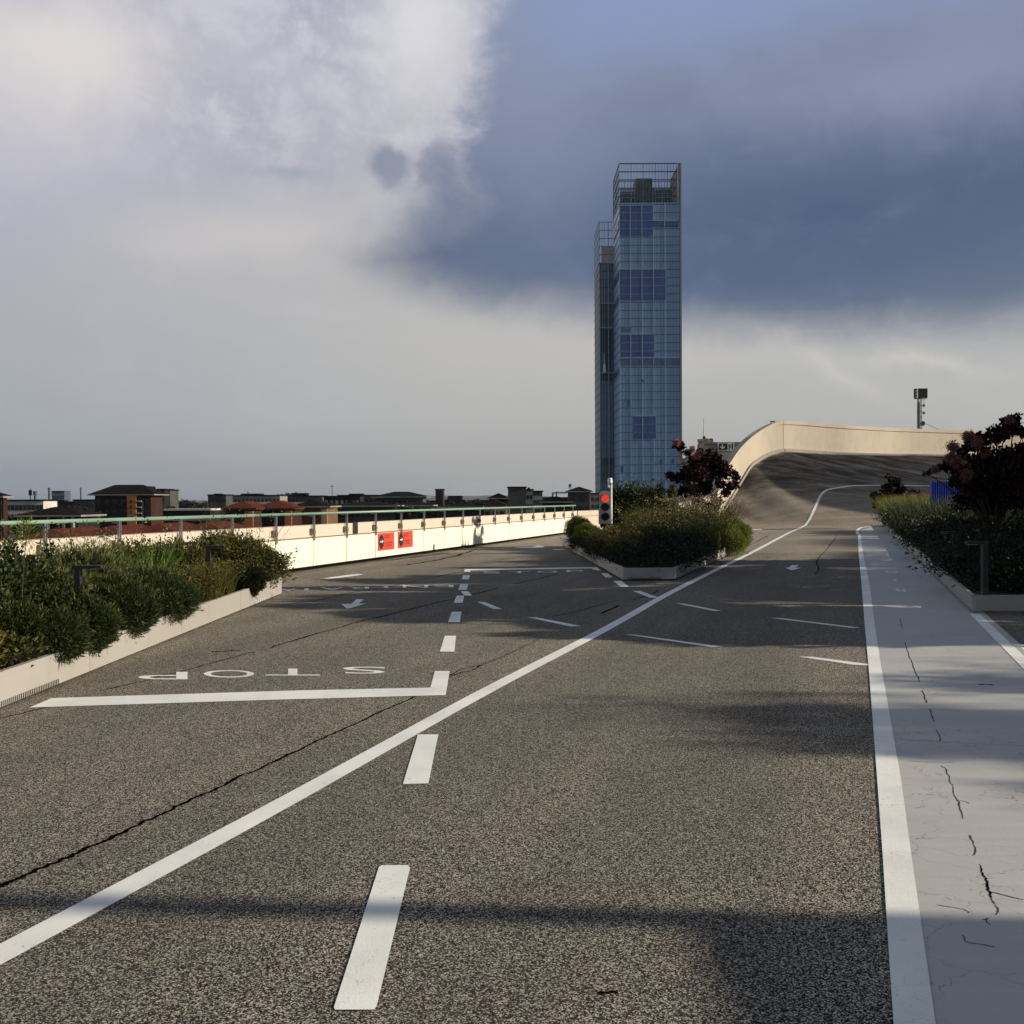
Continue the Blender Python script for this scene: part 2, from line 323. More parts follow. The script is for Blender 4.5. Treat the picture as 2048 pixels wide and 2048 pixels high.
class MB:
    def __init__(s): s.v = []; s.f = []
    def add(s, vs, fs):
        n = len(s.v); s.v += [Vector(v) for v in vs]; s.f += [tuple(i+n for i in f) for f in fs]; return s
    def box(s, a, b):
        (x0, y0, z0), (x1, y1, z1) = a, b
        return s.add([(x0,y0,z0),(x1,y0,z0),(x1,y1,z0),(x0,y1,z0),(x0,y0,z1),(x1,y0,z1),(x1,y1,z1),(x0,y1,z1)], [(0,3,2,1),(4,5,6,7),(0,1,5,4),(1,2,6,5),(2,3,7,6),(3,0,4,7)])
    def obox(s, c, ax, ay, az):
        c, ax, ay, az = map(Vector, (c, ax, ay, az))
        return s.add([c-ax-ay-az, c+ax-ay-az, c+ax+ay-az, c-ax+ay-az, c-ax-ay+az, c+ax-ay+az, c+ax+ay+az, c-ax+ay+az], [(0,3,2,1),(4,5,6,7),(0,1,5,4),(1,2,6,5),(2,3,7,6),(3,0,4,7)])
    def tube(s, p, q, r, r2=None, n=8):
        p, q = Vector(p), Vector(q); d = (q-p).normalized(); r2 = r if r2 is None else r2
        u = d.orthogonal().normalized(); w = d.cross(u); k = len(s.v)
        for c, rr in ((p, r), (q, r2)):
            for i in range(n): a = 2*math.pi*i/n; s.v.append(c+(u*math.cos(a)+w*math.sin(a))*rr)
        s.f += [(k+i, k+(i+1)%n, k+n+(i+1)%n, k+n+i) for i in range(n)] + [tuple(k+i for i in reversed(range(n))), tuple(k+n+i for i in range(n))]
        return s
    def prism(s, pts, off):
        n = len(pts); k = len(s.v); off = Vector(off); pts = [Vector(p) for p in pts]
        s.v += pts + [p+off for p in pts]
        s.f += [tuple(k+i for i in range(n)), tuple(k+n+i for i in reversed(range(n)))] + [(k+i, k+n+i, k+n+(i+1)%n, k+(i+1)%n) for i in range(n)]
        return s
    def build(s, name, mat, parent=None, smooth=False):
        o = mesh2(name, s.v, s.f, mat, parent, smooth)
        bm = bmesh.new(); bm.from_mesh(o.data); bmesh.ops.recalc_face_normals(bm, faces=bm.faces); bm.to_mesh(o.data); bm.free(); return o
def box(name, a, b, mat, parent=None): return MB().box(a, b).build(name, mat, parent)
# ------------------------------------------------------------------ setting: city ground, hills, road deck, banking
mesh('city_ground', [(-9000, -3000, -25), (9000, -3000, -25), (9000, 12000, -25), (-9000, 12000, -25)], [(0, 1, 2, 3)], 'city_ground')['kind'] = 'structure'
# hills: low far ridge
vs, fs = [], []; n = 160
for i in range(n+1):
    x = -5200+10400*i/n; h = 4 + 14*abs(math.sin(i*.21))*abs(math.sin(i*.057+1)) + 5*abs(math.sin(i*1.3+2)) + rng.uniform(0, 2)
    h += 22*max(0, math.sin((i-62)*.12))*(1 if 50 < i < 90 else 0)
    vs += [(x, 7000, -25), (x, 7150, -8+h*.8), (x, 7400, -2+h), (x, 8200, -25)]
for i in range(n):
    for j in range(3): a = i*4+j; fs.append((a, a+4, a+5, a+1))
h = mesh('hills', vs, fs, 'hill'); h['kind'] = 'structure'
# outer curve of the track: (px, depth, y base, y top)
def wl(d): return -11.59+.319*d
OUT = []      # x, y, zbase, ztop
def zat(px, py, d): return P(px, py, d).z
OUT += [(wl(46), 46, 0, 1.04), (6.98, 54.1, .0, 1.06), (9.67, 57.7, .02, 1.25)]
for px, d, yb, yt in [(1428, 60.6, 1048, 990), (1437, 61.2, 1040, 968), (1450, 62, 1020, 942), (1463, 62.5, 997, 921), (1476, 63.2, 975, 902), (1489, 63.7, 953, 887), (1502, 64.2, 933, 875), (1516, 64.8, 922.5, 864.5), (1530, 65.3, 914, 855.5), (1549, 65.8, 906, 846), (1567, 66.2, 902, 842),
        (1600, 67, 903.5, 843), (1650, 68, 907, 847), (1704, 69, 909.5, 851), (1760, 70.6, 911, 854.5), (1820, 72.3, 912, 857), (1932, 74.5, 912.5, 860.5), (2048, 76.3, 914, 863)]:
    OUT.append(((px-1024)/F*d*1.0, d, zat(px, yb, d), zat(px, yt, d)))
zb, zt = OUT[-1][2], OUT[-1][3]
OUT += [(47, 78, zb, zt), (55, 78, zb, zt), (66, 74, zb, zt), (75, 66, zb, zt), (80, 55, zb, zt), (82, 42, zb, zt)]
INN = [(3.2, 45.8), (7.2, 53.6), (10.1, 57.0), (13.0, 58.6), (14.2, 58.6), (15.4, 58.4), (16.4, 58.0), (17.4, 57.6), (18.4, 57.2), (19.3, 56.9), (20.2, 56.6), (21, 56.3), (22, 56.0), (23, 55.7), (25, 55.3), (27, 55), (29, 54.8), (31, 54.7), (33, 54.8), (36, 55), (40, 55.5), (44, 55.5), (48, 54.5), (53, 52), (57, 48), (60, 43), (61, 38)]
def cr_interp(L, m):
    out = []; L = [np.array(p, float) for p in L]
    for i in range(len(L)-1):
        p0, p1, p2, p3 = L[max(0, i-1)], L[i], L[i+1], L[min(len(L)-1, i+2)]
        for k in range(m):
            t = k/m; out.append(.5*((2*p1)+(-p0+p2)*t+(2*p0-5*p1+4*p2-p3)*t*t+(-p0+3*p1-3*p2+p3)*t**3))
    out.append(L[-1]); return out
OC, IC = cr_interp(OUT, 4), cr_interp(INN, 4)
nw = 26; vs, fs = [], []
for o_, i_ in zip(OC, IC):
    for k in range(nw+1):
        w = k/nw; x, y = i_[0]+(o_[0]-i_[0])*w, i_[1]+(o_[1]-i_[1])*w; z = o_[2]*(.25*w+.75*w**1.9)
        vs.append((x, y, z+.006*(1-w)))
for i in range(len(OC)-1):
    for k in range(nw): a = i*(nw+1)+k; fs.append((a, a+nw+1, a+nw+2, a+1))
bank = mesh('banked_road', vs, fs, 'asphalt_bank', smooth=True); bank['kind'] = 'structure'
bvh = BVHTree.FromPolygons([Vector(v) for v in vs], fs)
def hit(px, py, off=.005):
    r = ray(px, py); g = G(px, py) if r.z < 0 else None
    loc, nrm, idx, dist = bvh.ray_cast(CO, r)
    if loc is not None and (g is None or (g-CO).length > dist):
        if nrm.z < 0: nrm = -nrm
        return loc+nrm*off*4, nrm
    if g is None: return None, None
    return g+Vector((0, 0, off)), Vector((0, 0, 1))
edge_pts = [(wl(-8)-.3, -8), (wl(46)-.3, 46)] + [(o_[0]-.3, o_[1]+.3) for o_ in OUT[1:]]
poly = [(x, y, 0) for x, y in edge_pts] + [(82, -8, 0)]
road = MB(); road.prism(poly, (0, 0, -24.9)); road = road.build('road', 'asphalt'); road['kind'] = 'structure'
def sheet(name, pts, mat, z, parent=road):
    o = mesh2(name, [(p[0], p[1], z) for p in pts], [tuple(range(len(pts)))], mat, parent)
    if o.data.polygons[0].normal.z < 0: o.data.flip_normals()
    return o
PZ = .0042
def mark(name, pxs, mat='white_paint', z=PZ): return sheet(name, [G(x, y) for x, y in pxs], mat, z)
def ribbon(name, pxs, width, mat='white_paint', lift=.005, sub=6, jit=0.0, parent=road, wf=None):
    pts = cr_interp([(x, y, 0) for x, y in pxs], sub); P3, N3 = [], []
    for p in pts:
        q, nn_ = hit(p[0], p[1], lift)
        if q is not None: P3.append(q); N3.append(nn_)
    vs, fs = [], []; zz = 0.0; wk = 1.0
    for i, (p, nn_) in enumerate(zip(P3, N3)):
        t = (P3[min(i+1, len(P3)-1)]-P3[max(i-1, 0)]).normalized(); s_ = t.cross(nn_).normalized()
        w = (wf(i/(len(P3)-1)) if wf else width)/2; 
        if jit: zz = zz*.75+random.uniform(-1, 1)*jit*w*1.6; wk = wk*.7+.3*(1+random.uniform(-1, 1)*jit*1.4)
        w1 = w*wk*(1+random.uniform(-.15, .15)*bool(jit)); w2 = w*wk*(1+random.uniform(-.15, .15)*bool(jit)); o_ = s_*zz
        vs += [p+s_*w1+o_, p-s_*w2+o_]
    for i in range(len(P3)-1): fs.append((2*i, 2*i+1, 2*i+3, 2*i+2))
    o = mesh2(name, vs, fs, mat, parent)
    return o
# walkway (resin) with its two border stripes; all run along x = c + .35 y
def strip_line(name, c0, c1, y0, y1, mat, z, k=.35, parent=road):
    return sheet(name, [(c0+k*y0, y0), (c1+k*y0, y0), (c1+k*y1, y1), (c0+k*y1, y1)], mat, z, parent)
LW = [(1787, 2048), (1777, 1900), (1766, 1721), (1754, 1556), (1737, 1332), (1729.5, 1252), (1723, 1168.6), (1717, 1106), (1715.5, 1069)]
RW = [(1871, 2048), (1850, 1900), (1824, 1721), (1801.5, 1556), (1762, 1332), (1750, 1252), (1739, 1168.6), (1726, 1106), (1721.7, 1069)]
g0 = [G(*p) for p in LW]; g1 = [G(*p) for p in RW]
def ext(a, b, y): t = (y-a.y)/(b.y-a.y); return a+(b-a)*t
L0, L1 = ext(g0[0], g0[3], -6), ext(g1[0], g1[3], -6)
vsL = [L0]+g0; vsR = [L1]+g1
pts = vsL+list(reversed(vsR)); o = mesh2('edge_stripe', [(p.x, p.y, PZ+.0018) for p in vsL]+[(p.x, p.y, PZ+.0018) for p in vsR], [(i, i+len(vsR), i+1+len(vsR), i+1) for i in range(len(vsL)-1)], 'white_paint', road)
# walkway sheet
walk = empty('walkway', (0, 0, 0), kind='structure')
far = [G(1722, 1060), G(1740, 1054.5), G(1775, 1053.5)]
rb = [Vector((6.5+.35*(y-13.4), y, 0)) for y in (54, 40, 30, 20, 12.9, 9, 4, 0, -6)]
wp = [Vector((p.x-.01, p.y, 0)) for p in vsR]+far+rb
sheet('paving', [(p.x, p.y) for p in wp], 'resin', .0025, walk)
ribbon('edge_stripe', [(1716, 1069), (1715, 1062), (1719, 1057), (1728, 1054.5), (1745, 1053), (1772, 1052)], .16, sub=4, lift=.0068)
# right stripe
a, b_ = G(1948, 1237), G(1970, 1238.5); c, d_ = G(2048, 1340), G(2048, 1313)
def ly(p, q, y): t = (y-p.y)/(q.y-p.y); return p+(q-p)*t
sheet('edge_stripe', [(ly(a, c, v_).x, v_) for v_ in (13.3, -6)]+[(ly(b_, d_, v_).x, v_) for v_ in (-6, 13.3)], 'white_paint', PZ+.0018, walk)
# long white line of the track
ribbon('long_line', [(-300, 2072), (0, 1911), (530, 1627), (940, 1400), (1200, 1264.5), (1322.7, 1195.5), (1420, 1146), (1497, 1108.5), (1572.7, 1068.5), (1598, 1057), (1612, 1050)], .135, sub=8)
ribbon('long_line', [(1611, 1050.5), (1618, 1041), (1624, 1029), (1634, 1007), (1641, 992), (1648, 984), (1657, 979.5), (1683, 975), (1709, 971.8), (1770, 971.2), (1830, 972), (1900, 973), (2000, 975), (2100, 977)], .15, sub=6)
# dashed lines
D = [[(965,475),(1027,475),(1018,563),(937,563)], [(1003,342),(1057,342),(1048,400),(983,400)], [(1030,253),(1072,253),(1063,293),(1014,293)], [(1052,229),(1095,229),(1115,253),(1074,253)], [(1050,190),(1094,190),(1086,221),(1040,221)], [(1066,140),(1104,140),(1098,163),(1059,163)],
     [(1142,287),(1182,287),(1282,327),(1232,327)], [(1420,373),(1470,373),(1720,422),(1660,424)]]
for q in D: mark('dash_line', [(540+x/2.76, 1100+y/2.76) for x, y in q])
for q in [[(1193.5,1134.6),(1202,1141),(1191,1141),(1182.6,1137),(941,1141),(941,1144),(928.7,1144),(929.3,1138.3),(1182.6,1134.6)], [(1202,1146.5),(1215,1146.5),(1225.6,1155),(1211,1155)], [(1226,1162),(1242.4,1162),(1258,1173.7),(1241,1173.7)], [(1264.6,1182),(1280.4,1182),(1318.5,1195.7),(1300,1195.7)],
          [(1349,1206.5),(1367.7,1207.5),(1443.8,1222),(1426.7,1222)], [(1540,1236),(1563,1236.6),(1723,1256),(1700,1256)], [(1249.7,1269),(1271.4,1270),(1447,1294),(1423.6,1295)], [(1597.5,1313.7),(1625.5,1314),(1736,1328.6),(1736,1331.5),(1706,1330)]]:
    mark('dash_line', q, z=PZ-.001)
for q in [[(835.8,1470),(876.6,1470),(857,1568),(805.6,1569.6)], [(764,1732),(758,1735),(667.8,2017),(670,2021.7),(748,2021.7),(753,2016),(820,1738),(816,1732)]]: mark('dash_line', q)
mark('stop_line', [(59,1416),(104,1397),(600,1381.6),(860.6,1376),(869.7,1342.8),(899.4,1342.8),(891.4,1391),(540,1400.7)])
mark('arrow_mark', [(713,1199),(728,1199),(717.5,1207.7),(732.6,1207.2),(700,1217),(693.5,1217.4),(682,1208.7),(702,1208.1)])
mark('arrow_mark', [(1583.5,1130.4),(1597.5,1130.4),(1591.3,1135.6),(1603.7,1135.7),(1583.5,1140.7),(1569.6,1135.7),(1577.3,1135.7)])
mark('worn_mark', [(643,1158),(660,1155),(690,1151),(715,1148.3),(728,1148.5),(716,1151),(690,1154.5),(660,1158.5)])
mark('worn_mark', [(1026,1096),(1045,1094),(1062,1094.5),(1075,1091.5),(1090,1092.5),(1086,1095.5),(1068,1096.5),(1050,1096)])
mark('worn_mark', [(1104,1099),(1125,1098),(1133,1099.3),(1110,1100.2)])
mark('worn_mark', [(1503,1058.6),(1525,1058),(1524,1059.8),(1505,1060.2)])
# lettering on the road
def letter_mb(mb, ch, bl, br, tr, tl, z=PZ):
    cu = bpy.data.curves.new('t', 'FONT'); cu.body = ch; cu.resolution_u = 4; to = bpy.data.objects.new('t', cu); COL.objects.link(to)
    bpy.context.view_layer.update(); dg = bpy.context.evaluated_depsgraph_get(); me = to.evaluated_get(dg).to_mesh()
    vs = [v.co.copy() for v in me.vertices]; fs = [tuple(p.vertices) for p in me.polygons]
    to.evaluated_get(dg).to_mesh_clear(); COL.objects.unlink(to); bpy.data.objects.remove(to); bpy.data.curves.remove(cu)
    x0, x1 = min(v.x for v in vs), max(v.x for v in vs); y0, y1 = min(v.y for v in vs), max(v.y for v in vs)
    res = []
    for v in vs:
        s_, t = (v.x-x0)/(x1-x0), (v.y-y0)/(y1-y0); p = (bl*(1-s_)+br*s_)*(1-t)+(tl*(1-s_)+tr*s_)*t; res.append(p)
    mb.add(res, fs)
def word(name, items, z, rot):
    mb = MB()
    for ch, x0, x1, yt, yb in items:      # pixel box
        a, b, c, d = G(x0, yb), G(x1, yb), G(x1, yt), G(x0, yt)     # near-left, near-right, far-right, far-left
        for p in (a, b, c, d): p.z = z
        if rot: letter_mb(mb, ch, c, d, a, b)
        else: letter_mb(mb, ch, a, b, c, d)
    o = mesh2(name, mb.v, mb.f, 'white_paint', road)
    for p in o.data.polygons:
        pass
    bm = bmesh.new(); bm.from_mesh(o.data)
    for f in bm.faces:
        if f.normal.z < 0: f.normal_flip()
    bm.to_mesh(o.data); bm.free(); return o
word('stop_lettering', [('S', 685, 770, 1334.3, 1348), ('T', 531, 640, 1338, 1351.8), ('O', 407, 509, 1341, 1356), ('P', 276, 375, 1344.5, 1359.5)], PZ, True)
word('entrance_lettering', [('E', 868, 907, 1170.2, 1174.8), ('N', 805, 856, 1171, 1176), ('T', 747, 797, 1172.8, 1176.4), ('R', 694, 738, 1173.8, 1178), ('A', 640, 688, 1175.2, 1180), ('T', 587, 640, 1176.8, 1181), ('A', 559, 593, 1177.5, 1181.6)], PZ, True)
word('stop_lettering', [('S', 966, 1001, 1143.3, 1147.2), ('T', 1017, 1061, 1142.7, 1146), ('O', 1074, 1115, 1142, 1145.4), ('P', 1133, 1167, 1140.6, 1144.2)], PZ, False)
def zm(pts, ox, oy, k): return [(ox+x/k, oy+y/k) for x, y in pts]
W_ = lambda pts: zm(pts, 1740, 1120, 16.1)
for q in [[(480,360),(540,350),(590,385),(690,398),(790,385),(820,368),(870,370),(885,415),(830,428),(690,415),(560,422),(520,420)], [(750,612),(840,625),(870,700),(780,675)], [(785,915),(860,920),(1010,975),(1020,1025),(830,1010),(800,990),(860,975)], [(1030,935),(1125,930),(1180,1028),(1050,1028)]]:
    o = sheet('painted_symbol', [G(*p) for p in W_(q)], 'white_paint', PZ+.0018, walk)
mark('bay_line', [(2026,1289),(2060,1290.5),(2110,1293),(2110,1296),(2060,1293),(2029,1292)], z=PZ)
mark('bay_line', [(2041,1295),(2090,1297),(2110,1330),(2075,1330)], z=PZ)
# cracks and sealed joints
def crack(pxs, w, jit=.4, name='crack', sub=12, wf=None): return ribbon(name, pxs, w, 'tar', .0025, sub, jit, wf=wf)
crack([(-60,1800),(0,1773),(90,1733),(185,1691),(280,1649),(371,1604),(450,1570),(530,1532),(609,1495),(710,1448),(816,1400),(866,1377),(902,1350),(938,1335),(975,1326),(1047,1294),(1080,1277)], .02, .45, wf=lambda t: .026*(1-t)+.008, sub=22)
crack([(902,1352),(920,1347),(940,1342),(960,1331)], .02, .7)
crack([(540,1296),(600,1278),(696,1250),(750,1236),(815,1219.6),(860,1209),(906,1198),(949,1189),(996,1176)], .035, .5)
crack([(211,1380),(250,1371),(295,1361),(330,1350),(363,1343),(435,1322.6),(509,1304)], .022, .5)
crack([(800,1132),(850,1124),(905,1114),(930,1106),(952,1098.7)], .08, .7); crack([(1028,1168),(1060,1161),(1115,1148.7)], .04, .4); crack([(560,1210),(640,1200),(700,1186),(760,1176),(850,1158),(925,1143)], .03, .5)
crack([(425,1305),(445,1303),(462,1301),(480,1300)], .045, .8); crack([(1105,1233),(1160,1222),(1235,1200)], .02, .5); crack([(1200,1228),(1230,1214),(1238,1211)], .03, .4); crack([(1265,1200),(1290,1192),(1318,1181)], .03, .4)
crack([(1672,1071),(1668,1080),(1660,1090),(1650,1102.5),(1640,1112),(1633,1127),(1636,1135),(1632,1149)], .022, .6); crack([(1537,1071),(1524,1078),(1510.6,1085),(1495,1093)], .035, .6)
crack([(0,1437),(40,1428),(90,1416),(150,1400)], .02, .3)
crack([(1195,1985),(1215,1988),(1238,1988)], .012, .8); crack([(590, 1139), (660, 1131), (740, 1122), (800, 1118), (900, 1106)], .10, .8)
ribbon('seam', [(1489,1066.8),(1560,1067.1),(1640,1067.3),(1712,1067.7)], .09, 'tar', .003, 4, .1)
Z5 = lambda pts: zm(pts, 1700, 1100, 2.414)
wcr = lambda pts, w, j=.7, sub=6, wf=None: ribbon('crack', Z5(pts), w, 'tar' if wf or w == .03 else 'hairline', .0040, sub, j, parent=walk, wf=wf)
wcr([(240,330),(248,360),(255,380)], .008); wcr([(265,450),(275,480),(283,505),(290,525),(300,545),(312,580),(322,605),(330,620),(333,640)], .007)
wcr([(350,680),(362,720),(368,740)], .008); wcr([(385,770),(392,790),(400,810),(405,830)], .007); wcr([(418,872),(425,885),(432,895),(437,925)], .006)
wcr([(440,1045),(462,1058),(470,1080),(480,1100),(483,1125),(495,1140),(500,1165),(510,1200),(525,1225),(530,1250),(540,1275),(550,1300)], .005)
wcr([(578,1380),(590,1405),(600,1430),(604,1460),(590,1478)], .005)
wcr([(625,1520),(636,1545),(640,1565),(655,1585),(665,1605),(663,1630),(670,1655),(680,1680),(690,1702),(704,1722)], .02, .6, 8, lambda t: .002+.007*math.sin(math.pi*min(1, t*1.05))**.7)
wcr([(704,1722),(712,1745),(708,1765)], .006)
wcr([(215,912),(300,920),(430,928),(600,938),(840,948)], .003, .3); wcr([(280,1020),(380,1026),(500,1028)], .003, .3); wcr([(680,1655),(740,1668),(840,1692)], .005, .5); wcr([(420,1718),(500,1730),(550,1740),(578,1757)], .004, .5); wcr([(548,1865),(556,1890),(580,1902),(640,1908),(700,1922)], .004, .6); wcr([(530,1212),(560,1218),(580,1228)], .004); wcr([(640,1790),(665,1780),(660,1800),(680,1815)], .004)
wcr([(628,652),(660,650),(692,655)], .03, .3)
# ------------------------------------------------------------------ left parapet wall with railing
wdir = Vector((.319, 1, 0)).normalized(); wn = Vector((1, -.319, 0)).normalized()   # along, inward normal
def wp_(d, z, inn=0.0): return Vector((wl(d), d, z))+wn*inn
def wallbox(mb, d0, d1, z0, z1, i0, i1):
    mb.add([wp_(d0,z0,i0),wp_(d0,z0,i1),wp_(d1,z0,i1),wp_(d1,z0,i0),wp_(d0,z1,i0),wp_(d0,z1,i1),wp_(d1,z1,i1),wp_(d1,z1,i0)], [(0,3,2,1),(4,5,6,7),(0,1,5,4),(1,2,6,5),(2,3,7,6),(3,0,4,7)]); return mb
par = empty('parapet_wall', wp_(20, 0), 'long cream and white concrete parapet wall running along the left edge of the track', 'wall')
mb = MB(); wallbox(mb, -6, 46, -.6, .13, -.30, -.26); wallbox(mb, -6, 46, .13, .745, -.30, -.035); mb.build('base', 'black', par)
mb = MB(); wallbox(mb, -6, 46, .745, .772, -.02, .012); mb.build('joint_strip', 'brown_joint', par)
GAPD = 12.52/(.323+.2005)    # dark slot in the coping
for d0, d1 in ((-6, 24.05), (24.32, 46)):
    mb = MB(); wallbox(mb, d0, d1, .772, 1.04, -.32, -.02); mb.build('coping', 'coping', par)
box_ = MB(); wallbox(box_, 24.05, 24.32, .7, 1.06, -.33, -.015); box_.build('slot_cover', 'black', par)
POST = [16.0+1.53*k for k in range(-13, 20)]
for k in range(len(POST)-1):
    mb = MB(); j = .012; wallbox(mb, POST[k]+j, POST[k+1]-j, .12, .745, -.03, .02+random.uniform(-.004, .004)); mb.build('panel', 'slab', par)
rail = empty('railing', wp_(20, 1.0), 'pale green tubular handrail on short steel posts along the top of the left wall', 'railing')
mb = MB(); mb.tube(wp_(-6, 1.30, -.10), wp_(20, 1.30, -.10), .032, n=12); mb.tube(wp_(20, 1.30, -.10), wp_(46, 1.30, -.10), .032, n=12); mb.build('handrail', 'handrail', rail, True)
for d in POST:
    mb = MB()
    mb.obox(wp_(d, .985, .035), wdir*.009, wn*.022, (0, 0, .295)); mb.obox(wp_(d+.045, .985, .035), wdir*.006, wn*.012, (0, 0, .29))
    mb.obox(wp_(d, 1.262, -.03), wdir*.009, wn*.07, (0, 0, .02))
    p = mb.build('post', 'steel', rail)
    mb = MB(); mb.obox(wp_(d, .89, .03), wdir*.05, wn*.035, (0, 0, .045)); mb.obox(wp_(d-.075, .90, .015), wdir*.008, wn*.03, (0, 0, .07)); mb.tube(wp_(d, .89, .06), wp_(d, .89, .08), .014)
    mb.build('clamp', 'galv', p)
# red warning signs on the wall
def sign_basis(d0, d1, z0, z1, off=.026):
    a = wp_(d0, z0, off); return a, wp_(d1, z0, off)-a, Vector((0, 0, z1-z0)), wn
def poly_on(name, basis, pts, mat, lift, parent):
    a, u, v, n_ = basis; mb = MB(); mb.prism([a+u*x+v*y+n_*lift for x, y in pts], n_*.0015); return mb.build(name, mat, parent)
def text_on(name, basis, rows, mat, lift, parent):
    a, u, v, n_ = basis; mb = MB()
    for txt, x0, x1, y0, y1 in rows:
        letter_mb(mb, txt, a+u*x0+v*y0+n_*lift, a+u*x1+v*y0+n_*lift, a+u*x1+v*y1+n_*lift, a+u*x0+v*y1+n_*lift)
    return mb.build(name, mat, parent)
def dpx(px, inn=.03):      # depth on the wall line for a pixel column
    r = ray(px, 1080); u = r.x/r.y; return (-11.59+inn)/(u-.319)
for px0, px1, yt, yb, lab, rows in [(756, 789, 1066, 1102, 'red sign with black disc on the left wall, left one of the pair', [('LATO DI', .40, .72, .80, .88), ('MARCIA', .40, .72, .68, .76), ('LA VOSTRA', .44, .88, .36, .47), ('CORSIA', .44, .84, .20, .31)]),
                                    (796, 826, 1063, 1097, 'red sign with black disc on the left wall, right one of the pair', [('LATO DI', .40, .70, .80, .88), ('MARCIA', .40, .70, .68, .76), ('TENERE LA', .42, .92, .36, .47), ('DESTRA', .44, .82, .20, .31)])]:
    d0, d1 = dpx(px0), dpx(px1); dm = (d0+d1)/2; xm = (px0+px1)/2
    z1, z0 = P(xm, yt-.5, dm).z, P(xm, yb-2, dm).z
    s_ = empty('warning_sign', wp_((d0+d1)/2, z0, .03), lab, 'sign', 'red signs on the left wall'); B = sign_basis(d0, d1, z0, z1)
    poly_on('plate', B, [(0, 0), (1, 0), (1, 1), (0, 1)], 'red_sign', 0, s_)
    poly_on('disc', B, [(.21+.15*math.cos(t), .5+.40*math.sin(t)) for t in np.linspace(0, 2*math.pi, 28)[:-1]], 'black', .003, s_)
    poly_on('arrow', B, [(.12, .48), (.25, .48), (.25, .40), (.32, .53), (.25, .62), (.25, .54), (.12, .54)], 'sign_white', .006, s_)
    [text_on('lettering', B, [rw], 'dark_red', .004, s_) for rw in rows]
# ------------------------------------------------------------------ banked curve wall
bw = empty('curve_wall', (OUT[12][0], OUT[12][1], 0), 'tall sunlit cream concrete wall rising and curving round the outside of the banked bend', 'wall')
def loft(name, prof, mat, curve, smooth=False):
    vs, fs = [], []; m_ = len(prof(curve[0], Vector((1, 0, 0))))
    for i, c in enumerate(curve):
        t = Vector((curve[min(i+1, len(curve)-1)][0]-curve[max(i-1, 0)][0], curve[min(i+1, len(curve)-1)][1]-curve[max(i-1, 0)][1], 0)).normalized(); outn = Vector((-t.y, t.x, 0))
        vs += prof(c, outn)
    for i in range(len(curve)-1):
        for k in range(m_): a, b = i*m_+k, i*m_+(k+1)%m_; fs.append((a, b, b+m_, a+m_))
    fs += [tuple(range(m_)), tuple((len(curve)-1)*m_+k for k in reversed(range(m_)))]
    mb = MB(); mb.add(vs, fs); return mb.build(name, mat, bw, smooth)
def rect(z0f, z1f, o0, o1):
    def f(c, n_):
        b = Vector((c[0], c[1], 0)); z0, z1 = z0f(c), z1f(c)
        return [b+n_*o0+Vector((0, 0, z0)), b+n_*o1+Vector((0, 0, z0)), b+n_*o1+Vector((0, 0, z1)), b+n_*o0+Vector((0, 0, z1))]
    return f
jn = 44     # index of the expansion joint in OC (point OUT[13])
segs = [OC[:jn*1+9-0][:], OC[jn+8:]] if False else [OC[:13*4+1-0], OC[13*4:]]
jp = OC[52]
for si, seg in enumerate(segs):
    seg = list(seg)
    if si == 1: seg[0] = seg[0]+(seg[1]-seg[0])*.12
    loft('wall_face', rect(lambda c: c[2]-.6, lambda c: c[3]-.24, .02, .35), 'bankwall', seg)
    loft('coping', rect(lambda c: c[3]-.24, lambda c: c[3], -.03, .42), 'bankwall', seg)
    loft('foot_ledge', rect(lambda c: c[2]-.6, lambda c: c[2]+.16, -.10, .02), 'grey_concrete', seg)
loft('joint_filler', rect(lambda c: c[2]-.3, lambda c: c[3]-.04, .03, .3), 'dark_concrete', [OC[52]+(OC[51]-OC[52])*.1, OC[52]+(OC[53]-OC[52])*.2])
loft('buttress', rect(lambda c: -24.5, lambda c: c[2]-.6, .1, .5), 'grey_concrete', OC[8:])
pv = lambda px, py, d: P(px, py, d)
# ------------------------------------------------------------------ pavilion behind the bend with exit sign, mast, cowl
D0 = 92.0; s0 = D0/F
def Xp(px, d=D0): return (px-1024)/F*d
def Zp(px, py, d=D0): return P(px, py, d).z
pav = empty('roof_pavilion', (Xp(1430), D0, 0), 'low dark rooftop building with a jutting cornice behind the left end of the banked wall', 'building')
box('wall', (Xp(1398), D0, -3), (Xp(1600), D0+9, Zp(1430, 925)), 'w_dark', pav)
mb = MB(); mb.box((Xp(1385), D0-1, Zp(1430, 922)), (Xp(1600), D0+9.5, Zp(1430, 912))); mb.box((Xp(1388), D0-.6, Zp(1430, 927)), (Xp(1600), D0+9.5, Zp(1430, 923))); mb.build('cornice', 'grey_concrete', pav)
box('parapet', (Xp(1396), D0-.2, Zp(1430, 911)), (Xp(1600), D0+.2, Zp(1430, 888)), 'grey_concrete', pav)
box('coping', (Xp(1406), D0-.35, Zp(1430, 888)), (Xp(1600), D0+.35, Zp(1430, 884.5)), 'w_pale', pav)
mb = MB(); mb.box((Xp(1397), D0-.5, Zp(1430, 908)), (Xp(1405.5), D0+.0, Zp(1430, 884))); mb.box((Xp(1395.5), D0-.6, Zp(1430, 884)), (Xp(1407), D0+.1, Zp(1430, 878.5))); mb.build('pillar', 'grey_concrete', pav)
ex = empty('exit_sign', (Xp(1449), D0-.7, Zp(1449, 902)), 'green and white exit sign with down arrow and running figure above the dark cornice', 'sign')
x0, x1, z0, z1 = Xp(1432.5), Xp(1465.5), Zp(1449, 902.5), Zp(1449, 886); y_ = D0-.75
